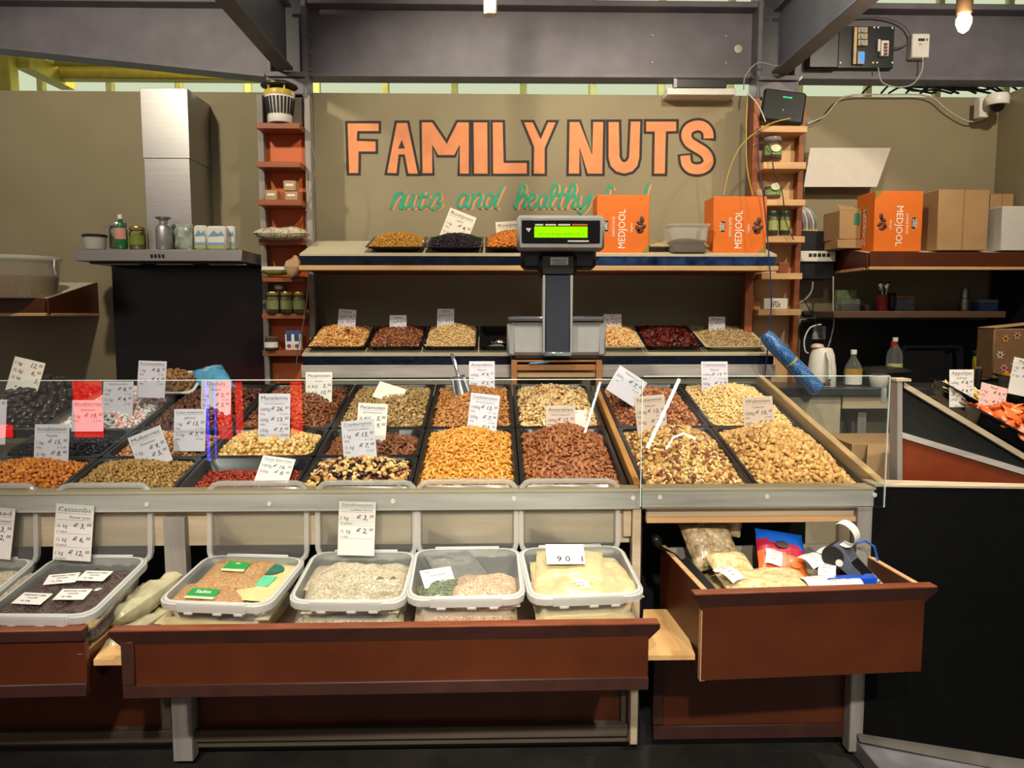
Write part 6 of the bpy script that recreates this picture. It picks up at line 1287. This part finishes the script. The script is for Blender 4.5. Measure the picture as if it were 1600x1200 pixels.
t, w_, h_ = crate('lunch_box', 'pale blue plastic box at the end of the brown shelf', 1530, 1560, 473, 486, YQ, .09, M('blue plastic', '3f62a8', .4), 'box'); f = MB(); f.box(-w_/2-.003, w_/2, -.003, .09, h_, h_+.02, .004); part('lid', f, CLEAR('cloudy blue lid', 'c8d0e0', .2, 1.45, .5), t)
# dark boards behind the worktop
f = MB(); PB(f, 1252, 1540, 500, 610, 4.92, .02); single('splash_panel', f, M('charcoal wall panel', '17181a', .5), 'charcoal wall panel behind the kettle worktop', 'panel')
f = MB(); f.box(xc-.02, xc-.002, 3.2, 4.9, .0, ZP(420, 4.9)); single('splash_panel', f, M('charcoal wall panel', '17181a', .5), 'charcoal panel in the corner behind the gift bag', 'panel')
# worktop
zw = ZP(607, 4.30); wt = thing('worktop', 'dark worktop with a beige front behind the glass', 'counter', (XP(1400, 4.3), 4.3, 0))
f = MB(); f.box(XP(1216, 4.3), XP(1620, 4.3), 4.28, 4.665, ZP(620, 4.28), zw, .004); part('top', f, M('slate worktop', '35373a', .35, var=.2), wt, True)
f = MB(); f.box(XP(1218, 4.3), XP(1316, 4.3), 4.31, 4.33, 0, ZP(620, 4.28)); part('front_panel', f, M('beige front panel', 'b3a88e', .6, var=.06), wt, True)
f = MB(); f.box(XP(1318, 4.3), XP(1420, 4.3), 4.30, 4.33, ZP(640, 4.3), ZP(620, 4.28)); part('apron', f, bplank, wt, True)
f = MB(); f.box(XP(1318, 4.5), XP(1420, 4.5), 4.6, 4.62, 0, ZP(640, 4.5)); part('back_panel', f, bplank, wt, True)
f = MB(); f.box(XP(1340, 4.35), XP(1353, 4.35), 4.33, 4.37, 0, ZP(645, 4.35)); part('leg', f, gpost, wt, True)
t, w_, h_ = crate('cardboard_box', 'open brown carton on the floor behind the glass end', 1326, 1440, 692, 800, 3.3, .3, card_m)
f = MB(); f.prism([(-w_*.3, -.01, h_), (w_*.3, -.01, h_), (w_*.4, -.10, h_-.14), (-w_*.45, -.10, h_-.16)], (0, .003, 0)); part('flap', f, card_m, t)
f = MB(); f.prism([at(1188, 512, 4.22), at(1176, 518, 4.22), at(1255, 618, 4.16), at(1272, 622, 4.16), at(1290, 606, 4.22)], (0, .02, 0)) if False else None
roll = thing('blue_roll', 'blue dotted roll held by a rubber band, leaning on the display end', 'roll', at(1280, 612, 4.20))
A, B = at(1196, 524, 4.24), at(1276, 608, 4.18); dvec = (B-A); qd = dvec.to_track_quat('Z', 'Y').to_matrix().to_4x4()
L_ = dvec.length
def dots():
    t_ = NT('blue dotted foil'); v = t_.coord((1, 1, 1)); vo = t_.n('ShaderNodeTexVoronoi', {'Vector': v, 'Scale': 95, 'Randomness': 0.0})
    c = t_.ramp(vo.outputs['Distance'], [(.28, lin('8fb5d8')), (.36, lin('2a62a8'))]); b_ = t_.n('ShaderNodeBsdfPrincipled', {'Base Color': c, 'Roughness': .3, 'Coat Weight': .4}); return t_.finish(b_.outputs[0])
f = MB(); f.lathe([(.045, -.01), (.062, .02), (.064, L_*.45), (.06, L_*.5), (.064, L_*.55), (.064, L_), (.05, L_+.01)], 18, M=Matrix.Translation(A) @ qd, sy=.7); part('roll_body', f, dots(), roll, True)
f = MB(); f.lathe([(.0615, L_*.485), (.0635, L_*.49), (.0635, L_*.51), (.0615, L_*.515)], 18, M=Matrix.Translation(A) @ qd, sy=.7, cap=False); part('rubber_band', f, M('yellow rubber', 'b5a04a', .5), roll, True)
YT = 4.42
t = thing('electric_kettle', 'white electric kettle on the dark worktop', 'kettle', at(1283, 605, YT))
f = MB(); f.lathe([(.078, 0), (.082, .006), (.08, .1), (.068, .19), (.055, .225), (.045, .23)], 22, sy=.9); part('kettle_body', f, whitep, t)
f = MB(); f.tube([(.0, -.075, .03), (.0, -.105, .06), (.0, -.10, .16), (.0, -.06, .205)], [.012, .014, .014, .012], 8); part('handle', f, M('pale grey handle', 'c2beb6', .4), t)
f = MB(); f.lathe([(.035, .228), (.038, .235), (.03, .25), (.012, .255)], 16, (-.03, 0, 0)); part('lid', f, M('pale pink lid', 'c9aba0', .4), t)
f = MB(); f.box(-.03, .02, -.083, -.07, .018, .032, .002); part('badge', f, M('dark label', '3a3c40', .5), t)
BOT = [(.92, 0), (1, .03), (1, .45), (.85, .62), (.35, .85), (.3, .9), (.3, 1)]
pet = CLEAR('clear bottle plastic', 'eef2f0', .04, 1.45, .14)
t = bottle('plastic_bottle', 'clear plastic bottle with a white label on the worktop', 1332, 601, 546, 27, YT, BOT, pet, whitep, (white, .02, .36)); f = MB(); k = K(YT); f.grid(lambda u, v: (math.sin((u-.5)*2.6)*13.9*k, -math.cos((u-.5)*2.6)*13.9*k, 55*k*(.30+.17*v)), 8, 1); part('yellow_band', f, M('ochre label', 'a8842f', .5), t, sharp=80)
t = thing('frying_pan', 'dark steel pan with a rim standing behind the bottle', 'pan', at(1378, 604, 4.46))
f = MB(); f.lathe([(.10, 0), (.11, .004), (.15, .09), (.158, .092), (.158, .096), (.148, .094), (.105, .01)], 28, cap=False); f.lathe([(.001, .002), (.1, .002)], 28, cap=False); part('pan_body', f, M('dark pan steel', '5a5a58', .3, .8), t)
f = MB(); f.lathe([(.15, .097), (.12, .112), (.02, .122)], 28); part('lid', f, M('steel pan lid', '8a8a86', .25, .9), t)
bottle('butter_dish', 'small white dish before the pan', 1373, 606, 586, 30, 4.36, [(.7, 0), (.8, .08), (1, .9), (.95, 1)], whitep, cat='dish')
bottle('vinegar_bottle', 'clear bottle with a red collar and white cap', 1397, 575, 527, 24, 4.60, BOT, pet, whitep, (M('pale yellow content', 'b8b87a', .4), .02, .16)); f = MB(); q = at(1397, 537, 4.60); f.lathe([(.019, -.012), (.02, .012)], 14, M=Matrix.Translation(q)); part('red_collar', f, M('red collar', 'a8242c', .4), bpy.context.scene.collection.objects[[o.name for o in C.objects if o.name.startswith('vinegar_bottle')][0]], True)
f = MB(); A = at(1455, 601, 4.63); f.loops([[(p[0], .0, p[1]) for p in rrect(-.19, .19, 0, .24, .03, 0)], [(p[0], -.02, p[1]) for p in rrect(-.19, .19, 0, .24, .03, 0)], [(p[0], -.02, p[1]) for p in rrect(-.175, .175, .015, .225, .025, 0)], [(p[0], -.002, p[1]) for p in rrect(-.165, .165, .025, .215, .02, 0)]], cap0=True, cap1=True)
single('black_tray', f, tray_m, 'empty black tray standing upright against the wall panel', 'tray', A, (R(-6), 0, 0))
f = MB(); q = at(1490, 600, 4.5); f.tube([q+Vector(v) for v in ((0, 0, 0), (0, 0, .14), (-.02, -.02, .19), (-.06, -.05, .21), (-.10, -.08, .19))], .012, 8); single('water_tap', f, M('black chrome', '2a2a2c', .12, .9), 'dark curved water tap at the worktop corner', 'tap', q, w=True)
bottle('sauce_bottle', 'yellow bottle with a dark green lid by the gift bag', 1532, 592, 547, 25, 4.20, [(.95, 0), (1, .04), (1, .82), (.94, .86), (.94, .9)], M('yellow bottle print', 'b0a52a', .35, var=.2, scale=30), M('dark green lid', '123a30', .4), (M('pale yellow label', 'c2b84a', .5), .15, .6))
bottle('black_shaker', 'black cylinder with a silver lid next to the price card', 1528, 600, 572, 10, 3.6, [(1, 0), (1, .05), (1, .95), (.9, 1)], blackp, chrome, cat='shaker')
t, w_, h_ = crate('gift_bag', 'brown paper gift bag with pastel snowflakes', 1548, 1640, 512, 592, 3.85, .14, M('brown gift paper', '7a5a3c', .6, var=.08), 'bag', b=.006)
for i, (u, z, c_) in enumerate(((-.30, .80, 'b8863a'), (-.10, .86, 'c98a86'), (-.38, .48, 'c9b8b0'), (.1, .58, '8fb0b0'), (-.12, .30, '8fb09a'), (-.30, .22, 'c98a86'), (.3, .35, 'c9b8b0'))):
    f = MB()
    for a in (0, 60, 120): f.box(-.02, .02, -.001, .0, -.004, .004, M=Matrix.Translation((u*w_, -.0012, z*h_)) @ Matrix.Rotation(R(a), 4, 'Y'))
    part('snowflake', f, M('pastel '+c_, c_, .6), t)
f = MB(); f.prism([(-w_/2, 0, h_), (w_/2, 0, h_+.03), (w_/2, .14, h_+.03), (-w_/2, .14, h_)], (0, 0, .004)); part('folded_top', f, M('tan paper top', 'a5835c', .6), t)
# ---------------------------------------------------------------- trays of the corner counter (they slope to the right)
e0, e1 = P(1413, 600, YR), P(1640, 735, YR); sl = math.atan2(e1.z-e0.z, e1.x-e0.x)
def ctray(px, py, Y, w, d, label):
    T = Matrix.Translation(P(px, py, Y)) @ Matrix.Rotation(R(-16), 4, 'Z') @ Matrix.Rotation(-sl, 4, 'Y'); o = bpy.data.objects.new('display_tray', pan(w-.004, d-.004, .05).mesh('display_tray', tray_m)); C.objects.link(o); o.matrix_world = T; tag_(o, label, 'tray'); return T, w-.05, d-.05
nut('papaya', NUT('dried papaya', ['cf5a1c', 'd96c2a', 'c04a18', 'e08038'], .35, coat=.3, bump=.5, bscale=40), blob(.075, .03, .012, 6, 6, nz=.3), blob(.065, .028, .012, 6, 6, nz=.35, seed=3))
nut('apple_slice', NUT('dried apple slice', ['d9bc70', 'e6cf8c', 'cfae5c'], .5, bump=.4), blob(.05, .022, .007, 6, 6, nz=.3, bend=.008), blob(.045, .02, .007, 6, 6, nz=.3, seed=2, bend=.006))
nut('mango_strip', NUT('dried mango strip', ['d98a1c', 'e0a02f', 'c97a18'], .4, bump=.5), blob(.05, .02, .008, 6, 6, nz=.35), blob(.045, .018, .008, 6, 6, nz=.4, seed=5))
M4, w, d = ctray(1588, 674, 2.66, .36, .26, 'black tray of orange dried papaya on the corner counter')
fill(M4, w, d, .0, .07, [('papaya', 3), ('apple_slice', .5)], .032, 120, '% slice', 'heaped on the corner counter', 'dried papaya slices', 'fruit', 'dried papaya slices', jz=.01)
M4, w, d = ctray(1518, 624, 2.93, .30, .24, 'black tray of pale dried apple on the corner counter')
fill(M4, w, d, -.02, .05, [('apple_slice', 1)], .024, 120, 'pale dried apple slice', 'behind the papaya', 'pale dried apple slices', 'fruit', 'dried apple slices', jz=.008)
M4, w, d = ctray(1618, 614, 3.12, .30, .24, 'black tray of orange mango strips at the frame edge')
fill(M4, w, d, .0, .06, [('mango_strip', 1)], .024, 100, 'orange dried mango strip', 'at the frame edge', 'orange dried mango strips', 'fruit', 'dried mango strips', jz=.008)
f = MB(); g_ = Vector((.36, .62, math.tan(sl)*.36-.07)); e0 = e0+Vector((.02, .06, -.03)); e1 = e1+Vector((0, .06, -.03)); f.prism([e0, e1, e1+g_, e0+g_], (0, 0, -.02)); part('tray_deck', f, black, cc, True)
price_card('Appeltjes price card standing in the dried apple', 1502, 577, 624, 39, 'Appeltjes', 'Gedroogd', [r('1000g', '8,50', '800g', '€ 6,80'), r('500g', '4,50', '400g', '€ 3,60'), r('250g', '2,50')], Y=2.85, tilt=-4, mat=white)
price_card('pink tinted price card leaning behind the papaya', 1548, 601, 641, 44, '', 'Papaya', [r('1 kg', '9,50', '800g', '€ 7,60'), r('½ kg', '5,00')], Y=2.68, tilt=-12, roll=14, mat=pinkc)
price_card('white price card cut by the frame edge above the mango', 1594, 560, 606, 38, 'Mango', '', [r('1 kg', '12,50', '800g', ''), r('½ kg', '6,50')], Y=2.88, tilt=-6, roll=12, mat=white)
# ---------------------------------------------------------------- stall across the aisle, behind the camera: it mirrors in the glass guards
YX = -1.6; YM = 2*(YG-.006)-YX
def mir(px, py): q = P(px, py, YM); return Vector((q.x, YX, q.z))
f = MB(); f.box(-2.6, 1.6, YX-.62, YX-.02, 0, .95, .01); oc = single('opposite_counter', f, M('dark counter board', '1c1a1a', .6), 'dark counter of the stall across the aisle, mirrored in the glass', 'counter')
redl = EMIT('red lit sign', 'ff2418', 3.2); whl = EMIT('cool lit tube', 'd8fff4', 11); vil = EMIT('violet lit tube', '4a40ff', 5)
def rectm(name, label, a, b, y1, y0, mat):
    p, q = mir(a, y1), mir(b, y0); t = thing(name, label, 'sign', ((p.x+q.x)/2, YX, q.z), group='lit panels across the aisle')
    f = MB(); f.box(p.x, q.x, YX-.012, YX, q.z, p.z, .002); part('lit_face', f, mat, t, True); f = MB(); f.box(p.x-.006, q.x+.006, YX-.022, YX-.012, q.z-.006, p.z+.006); part('back_tray', f, black, t, True)
for i, (a, b, y1, y0) in enumerate(((112, 161, 596, 684), (338, 363, 597, 686), (366, 380, 597, 684), (453, 473, 597, 684), (-10, 19, 664, 684))):
    rectm('lit_sign', ['wide red lit panel mirrored over the Blueberries card', 'red lit panel mirrored beside the Dadels card', 'narrow red lit panel mirrored behind the macadamia nuts', 'red lit panel mirrored between Macadamia and Pecannoten cards', 'red lit panel mirrored at the frame edge'][i], a, b, y1, y0, redl)
def tubem(label, pts, mat, rr):
    p = [mir(*q) for q in pts]; t = thing('light_tube', label, 'lamp', p[-1], group='light tubes across the aisle'); f = MB(); f.tube(p, rr, 8); part('tube', f, mat, t, True)
    f = MB(); d = Vector((0, -.014, 0)); f.tube([q+d for q in p], rr*1.1, 6); part('holder', f, whitep, t, True)
tubem('long white light tube mirrored in the short glass guard', [(1062, 592), (1012, 700)], whl, .014)
tubem('white light tube mirrored beside the oak lath', [(938, 597), (914, 676)], whl, .009)
tubem('curved white light tube mirrored over the mixed nuts', [(1041, 702), (1052, 684), (1068, 677), (1087, 686)], whl, .008)
tubem('violet light tube mirrored next to the bar nut card', [(322, 597), (326, 720)], vil, .012)
tubem('thin violet light tube mirrored before the Dadels card', [(335, 597), (337, 716)], vil, .006)
